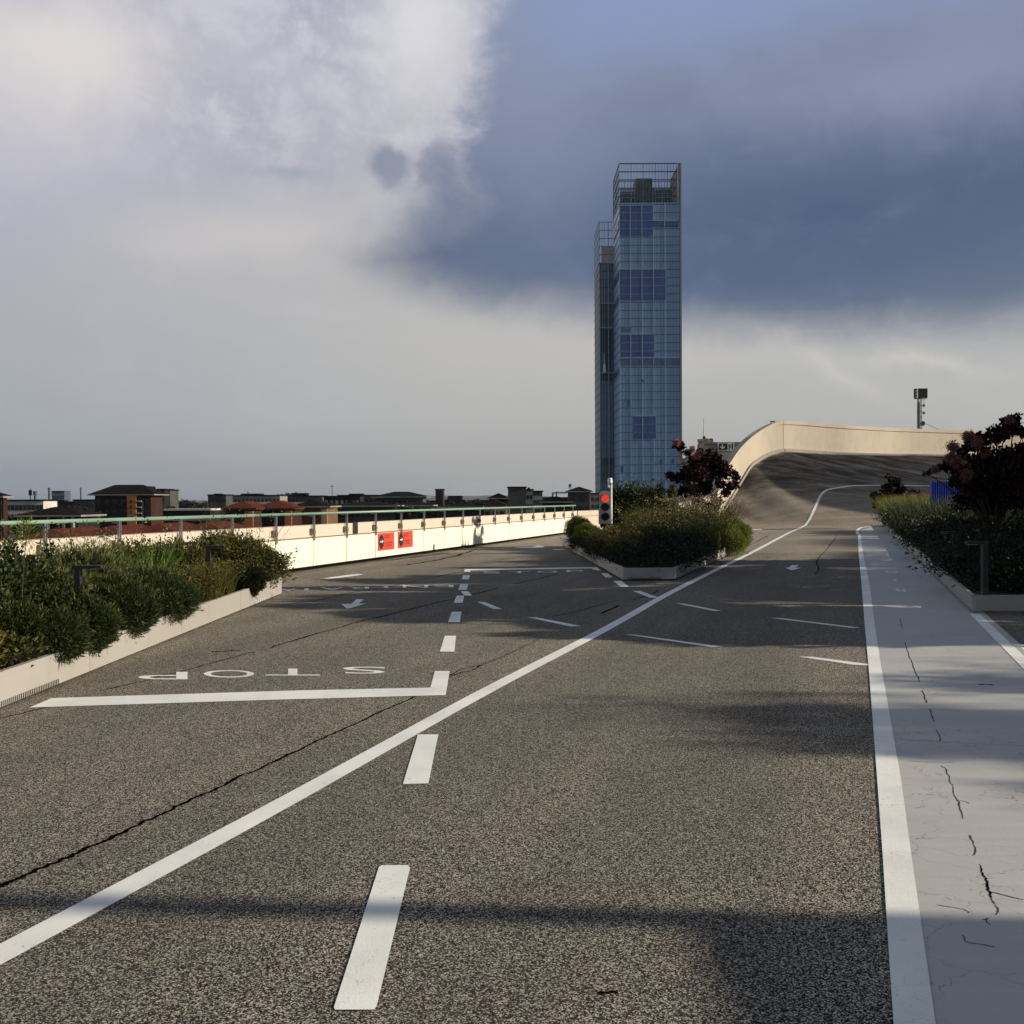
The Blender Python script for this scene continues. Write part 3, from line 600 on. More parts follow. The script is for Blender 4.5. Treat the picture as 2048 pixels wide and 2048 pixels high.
box('frame', (x0, y_, z0), (x1, y_+.15, z1), 'sign_white', ex)
EB = (Vector((x0, y_, z0)), Vector((x1-x0, 0, 0)), Vector((0, 0, z1-z0)), Vector((0, -1, 0)))
poly_on('green_panel', EB, [(.07, .1), (.58, .1), (.58, .9), (.07, .9)], 'sign_green', .02, ex)
poly_on('arrow', EB, [(.25, .8), (.31, .8), (.315, .42), (.40, .55), (.44, .47), (.28, .18), (.13, .47), (.17, .55), (.245, .42)], 'sign_white', .04, ex)
poly_on('door_panel', EB, [(.84, .1), (.92, .1), (.92, .88), (.84, .88)], 'sign_green', .02, ex)
poly_on('running_figure', EB, [(.66, .12), (.70, .12), (.71, .35), (.755, .44), (.81, .36), (.84, .4), (.755, .56), (.735, .62), (.84, .66), (.83, .72), (.72, .70), (.69, .84), (.65, .82), (.67, .62), (.60, .56), (.61, .52), (.69, .55), (.70, .45), (.65, .32)], 'sign_green', .02, ex)
an = empty('antenna', (Xp(1412), D0+1, Zp(1412, 884)), 'thin whip antenna rising above the dark rooftop building', 'antenna')
mb = MB(); mb.tube((Xp(1412), D0+1, Zp(1412, 884)), (Xp(1412), D0+1, Zp(1412, 835)), .045, .02, 6); mb.build('whip', 'grey_plastic', an)
mb = MB(); mb.tube((Xp(1413), D0+1, Zp(1412, 884)), (Xp(1413), D0+1, Zp(1412, 871)), .14, .14, 10); mb.obox((Xp(1410), D0+1, Zp(1412, 879)), (.14, 0, 0), (0, .1, 0), (0, 0, .07)); mb.build('base', 'black', an)
ve = empty('roof_vent', (Xp(1426), D0+1, Zp(1426, 884)), 'small hooded vent and beige ducts beside the whip antenna', 'vent')
mb = MB(); mb.prism([(Xp(1417), D0+.9, Zp(1420, 884)), (Xp(1430), D0+.9, Zp(1420, 884)), (Xp(1429), D0+.9, Zp(1420, 880)), (Xp(1418), D0+.9, Zp(1420, 875))], (0, .8, 0)); mb.build('duct', 'w_cream', ve)
mb = MB(); mb.prism([(Xp(1424), D0+1, Zp(1420, 877)), (Xp(1425), D0+1, Zp(1420, 875.5)), (Xp(1430.5), D0+1, Zp(1420, 876)), (Xp(1431.5), D0+1, Zp(1420, 884)), (Xp(1429), D0+1, Zp(1420, 884)), (Xp(1428), D0+1, Zp(1420, 879))], (0, .5, 0)); mb.build('cowl', 'black', ve)
# small service rack on wall crest
dr = 67.5; rk = empty('service_rack', P(1545, 850, dr), 'tiny dark metal rack peeping over the crest of the curved wall', 'rack')
mb = MB()
for xx in (1541.5, 1549): mb.tube(P(xx, 853, dr), P(xx, 841.5, dr), .025, n=6)
mb.obox(P(1545.3, 843, dr), (.14, 0, 0), (0, .1, 0), (0, 0, .03)); mb.obox(P(1545.3, 846.5, dr), (.14, 0, 0), (0, .1, 0), (0, 0, .03)); mb.build('frame', 'lamp_metal', rk)
# floodlight mast
dm = 84.0; fm = empty('floodlight_mast', P(1841, 880, dm), 'lattice mast with floodlights and small dishes standing behind the banked wall', 'mast')
mb = MB(); zt_, zb_ = P(1841, 797, dm).z, -1
xa, xb = P(1837.5, 830, dm).x, P(1843.5, 830, dm).x
for x in (xa, xb):
    for y in (dm, dm+.3): mb.tube((x, y, zb_), (x, y, zt_), .03, n=5)
z = zb_; k = 0
while z < zt_-.25:
    mb.tube((xa if k%2 else xb, dm, z), (xb if k%2 else xa, dm, z+.25), .018, n=4); mb.tube((xa, dm, z), (xb, dm, z), .018, n=4); z += .25; k += 1
mb.build('lattice', 'lamp_metal', fm)
box('ladder_back', (xa+.06, dm+.32, zb_), (xb-.04, dm+.36, zt_-.3), 'black', fm)
for (xc, w, y0, y1) in [(1831, 2.6, 777.5, 797), (1840.3, 3.6, 777, 796.5), (1850, 4.2, 777, 796)]:
    fl = MB(); c = P(xc, (y0+y1)/2, dm-.2); fl.obox(c, (w*dm/F, 0, 0), (0, .1, 0), (0, 0, (y1-y0)/2*dm/F)); fl = fl.build('floodlight', 'black', fm)
for yy in (782, 788, 794):
    g_ = MB(); g_.obox(P(1832, yy, dm-.32), (.035, 0, 0), (0, .015, 0), (0, 0, .08)); g_.build('lamp_glass', 'white_plastic', fm)
mb = MB(); mb.tube(P(1829, 797.5, dm), P(1853, 797.5, dm), .03, n=6); mb.tube(P(1836.5, 797, dm), P(1836.5, 806, dm), .02, n=5); mb.tube(P(1848, 797, dm), P(1848, 812, dm), .02, n=5); mb.build('crossarm', 'lamp_metal', fm)
for (xx, yy, rr) in [(1847.5, 811, .12), (1847.5, 826, .12), (1845.5, 847, .22)]:
    mb = MB(); c = P(xx, yy, dm-.25); mb.tube(c, c+Vector((.12, .1, 0)), rr, rr*.7, 12); mb.build('dish', 'w_pale', fm)
mb = MB(); mb.tube(P(1850, 847, dm), P(1877, 859, dm), .02, n=5); mb.build('stay', 'lamp_metal', fm)
# ------------------------------------------------------------------ glass tower
DT = 516.0; kt = DT/F
def TX(px): return (px-1024)*kt
def TZ(py): return (998-py)*kt+CAMH
tw = empty('glass_tower', (TX(1295), DT, -25), 'very tall blue glass skyscraper with open lattice crown and lower left wing', 'skyscraper')
x0, x1, zc, zt_ = TX(1240.5), TX(1361), TZ(408), TZ(330.5)
box('main_glass', (x0, DT, -25), (x1, DT+30, zc), 'glass_front', tw)
FH = 16.2*kt; mb = MB(); z = zt_; lv = []
while z > -22: lv.append(z); z -= FH
for z in lv[5:]: mb.box((x0-.2, DT-.2, z-.12), (x1+.05, DT+30.2, z+.12))
mb.build('floor_bands', 'mullion_dark', tw)
mb = MB()
for i in range(1, 40):
    x = x0+(x1-x0)*i/40; mb.box((x-.085, DT-.12, -25), (x+.085, DT+.002, zc))
mb.build('mullions', 'mullion_light', tw)
mb = MB()
for px_ in (1241.2, 1262.5, 1285.5, 1308.3, 1331): mb.box((TX(px_)-.13, DT-.3, -25), (TX(px_)+.13, DT+.003, zc))
mb.build('column_lines', 'mullion_light', tw)
box('edge_fin', (x1, DT-.6, -25), (x1+.9, DT+30.5, zt_), 'tower_green', tw)
rects = [(1243,1307,414,473,'glass_dark'), (1307,1358,445,456.5,'glass_dark'), (1242,1332,541,601,'glass_dark'), (1243,1263,654,665,'glass_mid'), (1242,1309,670,714.5,'glass_dark'),
         (1241.5,1360,717.5,731,'glass_mid'), (1255,1260.6,800,813,'glass_dark'), (1267,1312,833,877.6,'glass_dark'), (1283,1288,760,764,'glass_dark'), (1320,1325,920,927,'glass_dark'), (1343.5,1348,918.6,927,'glass_dark'), (1242,1247,932.5,944,'glass_dark')]
for (a, b, c, d, m_) in rects:
    w_ = box('glazed_bay', (TX(a), DT-.32, TZ(d)), (TX(b), DT-.02, TZ(c)), m_, tw)
    if (b-a) > 30 or (d-c) > 30:
        g_ = MB(); g_.box((TX(a), DT-.5, TZ(c)-.05), (TX(b), DT-.33, TZ(c)+.28))
        for px_ in (1262.5, 1285.5, 1308.3, 1331):
            if a+4 < px_ < b-4: g_.box((TX(px_)-.17, DT-.46, TZ(d)), (TX(px_)+.17, DT-.325, TZ(c)-.06))
        for z in lv:
            if TZ(d)+.5 < z < TZ(c)-.5: g_.box((TX(a), DT-.40, z-.07), (TX(b), DT-.322, z+.07))
        g_.build('bay_frame', 'mullion_light', w_)
# crown
mb = MB()
for i in range(0, 21):
    x = x0+(x1-x0)*i/20; w_ = .16 if i%4 == 0 else .07; mb.box((x-w_, DT-.1, zc), (x+w_, DT+.25, zt_)); mb.box((x-w_, DT+29, zc), (x+w_, DT+29.3, zt_))
for j in range(8):
    y = DT+2+j*3.7; mb.box((x0, y, zc), (x0+.2, y+.2, zt_)); mb.box((x1-.2, y, zc), (x1, y+.2, zt_))
mb.build('crown_uprights', 'tower_green', tw)
mb = MB()
for z in lv[:5]:
    mb.box((x0, DT-.2, z-.22), (x1, DT+.3, z+.22)); mb.box((x0, DT+29, z-.15), (x1, DT+29.3, z+.15)); mb.box((x0-.1, DT+.3, z-.2), (x0+.3, DT+29, z+.2)); mb.box((x1-.3, DT+.3, z-.2), (x1+.1, DT+29, z+.2))
mb.build('crown_rails', 'mullion_dark', tw)
box('lift_core', (TX(1278), DT+8, zc+.01), (TX(1311), DT+20, TZ(350)), 'tower_core', tw)
box('plant_room', (TX(1248), DT+12, zc+.01), (TX(1276), DT+13, TZ(371)), 'tower_core', tw); box('plant_room', (TX(1314), DT+12, zc+.01), (TX(1353), DT+13, TZ(368)), 'tower_core', tw)
for xa, xb, up_ in ((1247, 1276, (1252, 1271)), (1313, 1353, (1314, 1334))):
    mb = MB()
    for yy in (369, 376, 384): mb.box((TX(xa), DT+11.6, TZ(yy)-.2), (TX(xb), DT+11.99, TZ(yy)+.2))
    for xx in up_: mb.box((TX(xx)-.2, DT+11.4, zc), (TX(xx)+.2, DT+11.61, TZ(366)))
    mb.build('roof_frame', 'mullion_light', tw)
mb = MB()
for xx in range(1243, 1308, 5): mb.box((TX(xx), DT+2, zc+.01), (TX(xx)+1.1, DT+4, zc+random.uniform(1.2, 2.6)))
mb.build('roof_planting', 'black', tw)
mb = MB(); mb.box((x1-1.1, DT-.5, zc), (x1-.7, DT-.2, zt_)); mb.build('bright_edge', 'white_plastic', tw)
# side bays of the main shaft, seen obliquely
for (c, d, m_) in [(414, 473, 'glass_mid'), (445, 458, 'glass_dark'), (544, 555, 'glass_dark'), (593, 602, 'glass_dark'), (735, 747, 'glass_dark')]:
    if m_ == 'glass_dark': box('glazed_bay', (x0-.24, DT+1.5, TZ(d)), (x0-.21, DT+27, TZ(c)), m_, tw)
# wing, set back behind the main shaft
DW = DT+32; kw = DW/F
def WX(px): return (px-1024)*kw
def WZ(py): return (998-py)*kw+CAMH
wx0, wx1 = WX(1200.5), WX(1250); zw, zwt = WZ(527), WZ(446)
box('wing_glass', (wx0+.6, DW+.5, -25), (wx1, DW+26, zw), 'glass_wing', tw)
box('wing_side', (wx0, DW, -25), (wx0+.55, DW+32, zw), 'tower_green', tw)
mb = MB(); z = zwt
while z > -22: mb.box((wx0-.15, DW+.1, z-.15), (wx1, DW+.42, z+.15)); mb.box((wx0-.2, DW+.1, z-.15), (wx0-.01, DW+32, z+.15)); z -= FH*kw/kt
mb.build('wing_bands', 'mullion_dark', tw)
mb = MB()
for xx in (1201.2, 1206.5, 1211, 1218.5, 1225.5): w_ = .24 if xx == 1218.5 else .09; mb.box((WX(xx)-w_, DW-.05, -25), (WX(xx)+w_, DW+.09, zwt))
for k in range(9): mb.box((wx0-.1, DW+.5+k*3.9, zw), (wx0+.1, DW+.7+k*3.9, zwt))
mb.build('wing_mullions', 'mullion_light', tw)
for (y0, y1, m_) in [(606, 654, 'tower_core'), (658, 747, 'tower_void'), (748, 763, 'tower_void'), (916, 930, 'tower_void'), (931, 965, 'tower_core')]:
    box('wing_opening', (WX(1204), DW+.44, WZ(y1)), (wx1-.1, DW+.498, WZ(y0)), m_, tw)
for yy in (528, 608, 656, 746):
    box('wing_ledge', (WX(1203) if yy > 540 else wx0, DW-.5, WZ(yy)-.3), (wx1, DW-.06, WZ(yy)+.3), 'w_white', tw)
box('wing_screen', (WX(1207.5), DW+8, zw), (wx1-.1, DW+8.3, WZ(488)), 'w_pale', tw)
mb = MB(); mb.tube((WX(1210), DW-1.6, WZ(746)), (WX(1209.5), DW-1.6, WZ(730)), .9, .7, 10); mb.tube((WX(1209.5), DW-1.6, WZ(730)), (WX(1208.5), DW-1.6, WZ(708)), .3, .15, 8); mb.build('white_duct', 'white_plastic', tw)
# ------------------------------------------------------------------ city
def win_obj(mesh_, parent, x, y, z):
    o = bpy.data.objects.new('window', mesh_); COL.objects.link(o); o.parent = parent; o.location = Vector((x, y, z))-wloc(parent); return o
_wm = {}
def wmesh(w, h, mat, side=False):
    k = (round(w, 1), round(h, 1), mat, side)
    if k not in _wm:
        me = bpy.data.meshes.new('window'); t = .08
        a, b = (w/2, t) if not side else (t, w/2)
        v = [(-a,-b,-h/2),(a,-b,-h/2),(a,b,-h/2),(-a,b,-h/2),(-a,-b,h/2),(a,-b,h/2),(a,b,h/2),(-a,b,h/2)]
        me.from_pydata(v, [], [(0,3,2,1),(4,5,6,7),(0,1,5,4),(1,2,6,5),(2,3,7,6),(3,0,4,7)]); me.materials.append(MATS[mat]); _wm[k] = me
    return _wm[k]
def bld(name, px0, px1, ytop, yroof, d, label, cat='building', wall='w_grey', roof='roof_dark', rtype='hip', nx=4, nz=3, fh=3.2, depth=None, side=None, win='pane', over=.8, balc=False, band=None, wsz=(1.1, 1.5)):
    """ytop: eaves pixel row; yroof: ridge pixel row"""
    xm = (px0+px1)/2; x0, x1 = (px0-1024)/F*d, (px1-1024)/F*d; ze = P(xm, ytop, d).z; zr = P(xm, yroof, d).z if yroof else ze+.3
    dep = depth or max(10, (x1-x0)*.6); o = empty(name, ((x0+x1)/2, d, -25), label, cat)
    # seen obliquely, the right flank also shows: keep the front's right edge where the photo has it
    body = box('wall', (x0, d, -25), (x1, d+dep, ze), wall, o)
    if rtype == 'hip':
        e = over; rx = min((x1-x0), dep)*.42
        v = [(x0-e, d-e, ze), (x1+e, d-e, ze), (x1+e, d+dep+e, ze), (x0-e, d+dep+e, ze)]
        if (x1-x0) >= dep: v += [(x0+rx, d+dep/2, zr), (x1-rx, d+dep/2, zr)]; f = [(0,1,5,4),(1,2,5),(2,3,4,5),(3,0,4),(3,2,1,0)]
        else: v += [((x0+x1)/2, d+rx, zr), ((x0+x1)/2, d+dep-rx, zr)]; f = [(0,1,4),(1,2,5,4),(2,3,5),(3,0,4,5),(3,2,1,0)]
        mb = MB(); mb.add(v, f); rf = mb.build('roof', roof, o)
        ev = MB(); ev.box((x0-e, d-e, ze-.35), (x1+e, d+dep+e, ze-.02)); ev.build('eaves', 'w_pale' if roof != 'roof_red' else 'w_brick', o)
    elif rtype == 'gable':
        mb = MB(); mb.prism([(x0-.5, d-.6, ze), (x1+.5, d-.6, ze), ((x0+x1)/2, d-.6, zr)], (0, dep+1.2, 0)); mb.build('roof', roof, o)
    else:
        mb = MB(); mb.box((x0-.3, d-.3, ze), (x1+.3, d+dep+.3, ze+.5)); w4 = (x1-x0)/4
        if zr > ze+.8: mb.box((x0+w4, d+2, ze+.5), (x0+2.4*w4, d+dep*.7, zr))
        mb.build('roof', roof, o)
    if band: box('painted_sun_strip', (x1-band*d/F, d-.4, -25), (x1-.02, d-.01, ze-.6), 'w_cream' if wall == 'w_tan' else 'w_orange', o)  # sunlit strip of wall, its light put into a brighter colour
    if side: box('side_wall', (x1, d+.3, -25), (x1+.25, d+dep-.3, ze-.4), side, o)
    me = wmesh(wsz[0], wsz[1], win)
    xe = x1-(band*d/F if band else 0)
    for j in range(nz):
        z = ze-2.2-j*fh
        for i in range(nx): win_obj(me, o, x0+(xe-x0)*(i+.5)/nx, d-.03, z)
        if balc:
            b_ = MB(); b_.box((x0+.8, d-1.2, z-1.5), (xe-.8, d-.02, z-1.35)); b_.box((x0+.8, d-1.2, z-1.35), (xe-.8, d-1.12, z-.5)); b_.build('balcony', 'w_white' if balc == 1 else 'w_pale', o)
    return o
bld('apartment_block', 190, 302, 988.5, 969, 300, 'big dark brown apartment block with black hipped roof and one sunlit strip painted orange', wall='w_brown', nx=7, nz=4, depth=10, over=1.6)
ob = bpy.data.objects['apartment_block']
box('painted_sun_strip', (Xp(258, 300), 298.4, -25), (Xp(276, 300), 299.99, P(260, 991, 300).z), 'w_orange', ob)  # orange colour stands for sunlight on this strip of wall
box('balcony_tower', (Xp(276.2, 300), 298.8, -25), (Xp(287, 300), 299.98, P(280, 991, 300).z), 'w_dark', ob)
mb = MB()
for j in range(4): mb.box((Xp(276.5, 300), 298.3, P(280, 1003+j*12, 300).z), (Xp(286.5, 300), 298.79, P(280, 1001.5+j*12, 300).z))
mb.build('balcony_edges', 'w_white', ob)
mb = MB()
for j in range(4): mb.box((Xp(265.5, 300), 298.2, P(266, 1006+j*11, 300).z), (Xp(268.5, 300), 298.39, P(266, 1000+j*11, 300).z))
mb.build('shutters', 'w_dark', ob)
box('roof_top', (Xp(243, 300), 306, P(260, 980, 300).z), (Xp(283, 300), 312, P(260, 972, 300).z), 'roof_dark', ob)
bld('apartment_block', -25, 2, 992, 984, 170, 'brownish apartment block with a dark hipped roof cut by the left picture edge', wall='w_brown', side='w_brown', nx=3, nz=4, depth=2)
bld('apartment_block', 13, 87, 1002, 998, 330, 'white terraced apartment building beside the left picture edge, behind the dark pillared house', wall='w_white', rtype='flat', nx=9, nz=3, wsz=(1.2, 1.7))
bld('house', 42, 156, 1030, 1014, 190, 'dark hip-roofed house with pale corner pillars just above the left handrail', wall='w_dark', nx=5, nz=1, over=1.0, wsz=(2, 1.6))
oh = bpy.data.objects['house']
for xx in (43.5, 97, 128, 146): box('pillar', (Xp(xx, 190), 189.2, -25), (Xp(xx+4, 190), 189.98, P(xx, 1031.5, 190).z), 'w_pale', oh)
bld('office_block', 104, 129, 983, 981, 700, 'small dark blue office block with pale window rows on the far skyline at left', wall='far_blue', rtype='flat', roof='far_blue', nx=5, nz=5, win='w_pale', wsz=(2.6, 1.2), fh=4)
bld('apartment_block', 147, 190, 1001, 998, 420, 'grey flat-roofed block right beside the left flank of the big brown block', wall='w_grey', rtype='flat', nx=6, nz=4, side='w_grey')
bld('apartment_block', 88, 148, 1005, 1000, 500, 'long low dark block behind the white terraces', wall='w_dark', rtype='flat', nx=8, nz=2)
bld('apartment_block', 312, 329, 980, 977, 380, 'dark blue-grey high block standing behind the big brown apartment block', wall='w_dark', rtype='flat', nx=3, nz=7, win='w_grey')
bld('apartment_block', 330, 340, 981, None, 385, 'narrow dark slab with pale balcony stripes right behind the big brown block', wall='w_grey', rtype='flat', nx=1, nz=8, win='pane_blue', wsz=(1.6, 1.3))
bld('long_hall', 330, 420, 1021, 1018, 260, 'long low hall with a thin white roof edge right of the big brown block', wall='w_dark', rtype='flat', roof='w_white', nx=10, nz=1, win='w_pale', wsz=(1.5, 1.0))
bld('apartment_block', 416, 452, 991, 987, 420, 'grey flat-roofed block with a dark left end at the start of the long white row', wall='w_grey', rtype='flat', nx=5, nz=4)
bld('apartment_block', 452, 560, 992, 987, 440, 'long pale apartment row with white balconies behind the red-roofed houses', wall='w_pale', rtype='flat', roof='roof_dark', nx=14, nz=3, balc=1)
bld('apartment_block', 560, 645, 993, 986, 470, 'pale balcony row with dark roof plants, right of the long pale row', wall='w_grey', rtype='flat', nx=11, nz=3, balc=1)
bld('brick_house', 451, 507, 1016, 1002, 205, 'brick house with bright red hipped roof, the left one of the row', wall='w_brown', roof='roof_red', nx=3, nz=2, depth=13, band=17, side=None)
bld('brick_house', 510, 584, 1016, 1001, 212, 'brick house with wide red hipped roof in the middle of the row', wall='w_brown', roof='roof_red', nx=3, nz=2, depth=13, band=14, side=None)
bld('brick_house', 586, 655, 1012, 1000, 222, 'tan house with dark hipped roof and cream-painted sunlit strip ending the brick row', wall='w_tan', roof='roof_dark', nx=2, nz=2, depth=13, band=12, side=None)
bld('apartment_block', 648, 720, 994, 990, 380, 'dark block with pale pilasters right of the tan house, on the skyline', wall='w_dark', rtype='flat', nx=7, nz=3, win='w_pale', wsz=(1.0, 1.8))
bld('apartment_block', 676, 756, 992, 987, 400, 'long block with flat dark roof under the thin mast', wall='w_grey', rtype='flat', nx=9, nz=3, balc=2)
bld('apartment_block', 752, 846, 993, 983, 360, 'wide block with dark hipped roof and white balconies in the middle of the skyline', wall='w_grey', roof='roof_dark', nx=9, nz=3, balc=1, depth=14, over=1.5)
bld('apartment_block', 660, 790, 1011, 1004, 250, 'long dark house front with pale window frames directly above the handrail', wall='w_grey', roof='roof_dark', nx=13, nz=3, depth=14)
bld('apartment_block', 792, 862, 1010, 1002, 270, 'dark hip-roofed house left of the brown tower block', wall='w_dark', roof='roof_dark', nx=6, nz=3, depth=14, win='w_grey')
bld('tower_block', 871, 886, 980, 977, 450, 'narrow dark brown tower block standing alone on the skyline', wall='w_brown', rtype='flat', nx=2, nz=6)
bld('house', 896, 924, 993, 991, 600, 'far dark building with a flat overhanging roof right of the brown tower block', wall='w_dark', rtype='flat', nx=4, nz=2)
bld('house', 978, 1016, 996, 986, 330, 'dark-roofed house beside the tall grey block', wall='w_dark', roof='roof_dark', nx=4, nz=2, depth=12)
bld('house', 968, 1012, 1010, 1000, 230, 'low house with brown tiled gable roof and sunlit pale wall below the tall grey block', wall='w_pale', roof='roof_brown', rtype='gable', nx=3, nz=2, side='w_cream')
bld('house', 880, 960, 1013, 1006, 240, 'long dark low roof left of the brown gabled house', wall='w_dark', roof='roof_dark', nx=7, nz=1)
bld('apartment_block', 1016, 1052, 976, 972, 330, 'tall plain grey block with blank wall, the highest on the skyline left of the tower', wall='w_grey', rtype='flat', nx=0, nz=0)
bld('apartment_block', 1052, 1066, 981, 975, 332, 'stepped balcony part beside the tall plain grey block', wall='w_pale', rtype='flat', nx=2, nz=4, wsz=(.9, 1.4))
bld('apartment_block', 1066, 1085, 984, 982, 350, 'grey balcony block right of the stepped one', wall='w_grey', rtype='flat', nx=3, nz=4, win='w_pale')
bld('apartment_block', 1140, 1180, 982, 973, 300, 'grey block with dark hipped roof and lit balconies nearest the glass tower', wall='w_grey', roof='roof_dark', nx=3, nz=5, depth=12, side='w_cream')
bld('house', 1086, 1142, 1003, 997, 300, 'low dark hip-roofed house under the construction crane', wall='w_dark', roof='roof_dark', nx=5, nz=1)
bld('apartment_block', 1181, 1200, 988, None, 420, 'pale narrow block touching the left edge of the glass tower', wall='w_pale', rtype='flat', nx=2, nz=3)
# red shed roofs just outside the wall
for i, (a, b, e, r_, lab) in enumerate([(40, 132, 1077, 1059, 'dark red tiled roof below the handrail, the leftmost one'), (150, 252, 1074, 1053, 'dark red tiled roof below the handrail, second from the left'), (258, 350, 1066, 1048, 'dark red tiled roof below the handrail, third from the left'), (352, 445, 1062, 1045, 'dark red tiled roof below the handrail, fourth from the left')]):
    bld('shed', a, b, e, r_, 118+i*8, lab, roof='roof_red', wall='w_brick', nx=0, nz=0, depth=16, over=.6)
# filler streets behind
fill = [(-140, -30, 1000, 400, 'far dark block outside the left edge'), (120, 200, 1012, 520, 'low dark roofs behind the grey corner block'), (330, 372, 1008, 600, 'low dark far houses right of the big brown block'), (372, 418, 1012, 560, 'low dark far houses before the long white row'), (845, 872, 1003, 500, 'low dark roofs left of the brown tower block'), (886, 980, 1002, 520, 'low dark roofs right of the brown tower block'), (1085, 1140, 996, 560, 'low far roofs under the crane jib'), (1140, 1215, 1004, 620, 'low roofs at the foot of the glass tower')]
for a, b, e, d, lab in fill: bld('house_row', a, b, e, e-3, d, lab, wall='w_dark', roof='roof_dark', rtype='flat', nx=int((b-a)/9), nz=1, win='w_grey')
# chimneys, masts, crane
for nm, px, yt, w, d, lab in [('chimney', 99, 976, 5, 900, 'tall blue-grey chimney left of the small office block'), ('chimney', 162, 976, 3.4, 900, 'slimmer tall chimney right of the small office block'), ('water_tower', 71, 983, 7, 800, 'round blue-grey tower with a wider head next to the antenna mast'), ('water_tower', 137, 983, 7, 800, 'round blue-grey tower with a wider head right of the office block')]:
    o = empty(nm, (Xp(px, d), d, -25), lab, nm.replace('_', ' ')); w2 = w*d/F/2
    mb = MB(); zt2 = P(px, yt, d).z; mb.tube((Xp(px, d), d, -25), (Xp(px, d), d, zt2), w2*(.75 if nm == 'water_tower' else 1), w2*(.75 if nm == 'water_tower' else .9), 12); mb.build('shaft', 'far_blue', o)
    mb = MB(); mb.tube((Xp(px, d), d, zt2-(3 if nm == 'water_tower' else 1)), (Xp(px, d), d, zt2+.3), w2*1.15, w2*1.15, 12); mb.build('head', 'far_blue', o)
o = empty('radio_mast', (Xp(61, 500), 500, -25), 'dark radio mast with antenna cluster above the white terraces', 'mast')
mb = MB(); mb.tube((Xp(61, 500), 500, -25), (Xp(61, 500), 500, P(61, 977, 500).z), .35, .2, 6); mb.build('pole', 'w_dark', o)
mb = MB()
for a_ in range(5): mb.box((Xp(58.5+a_*1.2, 500), 499.5, P(61, 991-a_%2*3, 500).z), (Xp(59.3+a_*1.2, 500), 500.3, P(61, 980+a_%2*2, 500).z))
mb.build('antenna_panels', 'w_dark', o)
for px, yt, yb, d, lab in [(664.5, 968, 992, 380, 'thin lattice mast above the long flat-roofed block'), (496, 981, 992, 420, 'short aerial on the roof of the pale balcony row')]:
    o = empty('aerial', (Xp(px, d), d, P(px, yb, d).z), lab, 'aerial'); mb = MB(); mb.tube((Xp(px, d), d, P(px, yb, d).z-6), (Xp(px, d), d, P(px, yt, d).z), .18, .1, 5); mb.obox((Xp(px, d), d, P(px, yt+5, d).z), (.7, 0, 0), (0, .08, 0), (0, 0, .08)); mb.build('pole', 'w_dark', o)
o = empty('tower_crane', (Xp(1113, 600), 600, -25), 'far construction crane with long jib left of the block next to the glass tower', 'crane')
mb = MB(); mb.tube((Xp(1113, 600), 600, -25), (Xp(1113, 600), 600, P(1113, 983, 600).z), .5, .5, 5); mb.build('mast', 'w_grey', o)
mb = MB(); zj = P(1113, 986, 600).z; mb.box((Xp(1104, 600), 599.7, zj-.3), (Xp(1134, 600), 600.3, zj+.4)); mb.tube((Xp(1113, 600), 600, P(1113, 983, 600).z), (Xp(1128, 600), 600, zj+.4), .12, n=4); mb.build('jib', 'w_grey', o)
box('counterweight', (Xp(1104, 600), 599.6, zj-2.2), (Xp(1107, 600), 600.4, zj-.32), 'w_grey', o)
for px, yt, d in [(1142, 968, 296)]:
    o = empty('roof_tank', (Xp(px, d), d, P(px, 975, d).z), 'small round tank on legs on the block nearest the glass tower', 'tank'); mb = MB(); zz = P(px, 975, d).z
    mb.tube((Xp(px, d), d+4, zz+.1), (Xp(px, d), d+4, P(px, 967.5, d).z), .42, .42, 10); mb.build('drum', 'w_grey', o)
    mb = MB()
    for s_ in (-1, 1): mb.tube((Xp(px, d)+s_*.3, d+4, zz-2.5), (Xp(px, d)+s_*.3, d+4, zz+.1), .08, n=5)
    mb.build('legs', 'w_dark', o)
# ------------------------------------------------------------------ foliage machinery (numpy)
def fmesh(name, V, quads, mat, parent):
    me = bpy.data.meshes.new(name); n, k = len(V), len(quads)
    org = np.array(wloc(parent)) if parent else np.zeros(3)
    me.vertices.add(n); me.vertices.foreach_set('co', (V-org).astype(np.float32).ravel())
    me.loops.add(k*4); me.loops.foreach_set('vertex_index', quads.astype(np.int32).ravel())
    me.polygons.add(k); me.polygons.foreach_set('loop_start', np.arange(0, k*4, 4, dtype=np.int32)); me.update(calc_edges=True)
    me.materials.append(MATS[mat]); o = bpy.data.objects.new(name, me); COL.objects.link(o)
    if parent: o.parent = parent
    return o
def norm(a): return a/np.maximum(np.linalg.norm(a, axis=1, keepdims=True), 1e-9)
def leaves(C, Dv, l, w, var=.35, round_=False):
    """diamond leaves starting at C along Dv"""
    n = len(C); Dv = norm(Dv); r = norm(rng.normal(size=(n, 3))); Sd = norm(np.cross(Dv, r)); L = l*(1+rng.uniform(-var, var, (n, 1))); Wd = w*(1+rng.uniform(-var, var, (n, 1)))/2
    k = .55 if round_ else .45
    V = np.stack([C, C+Dv*L*k+Sd*Wd, C+Dv*L, C+Dv*L*k-Sd*Wd], 1).reshape(-1, 3); return V, np.arange(n*4).reshape(-1, 4)
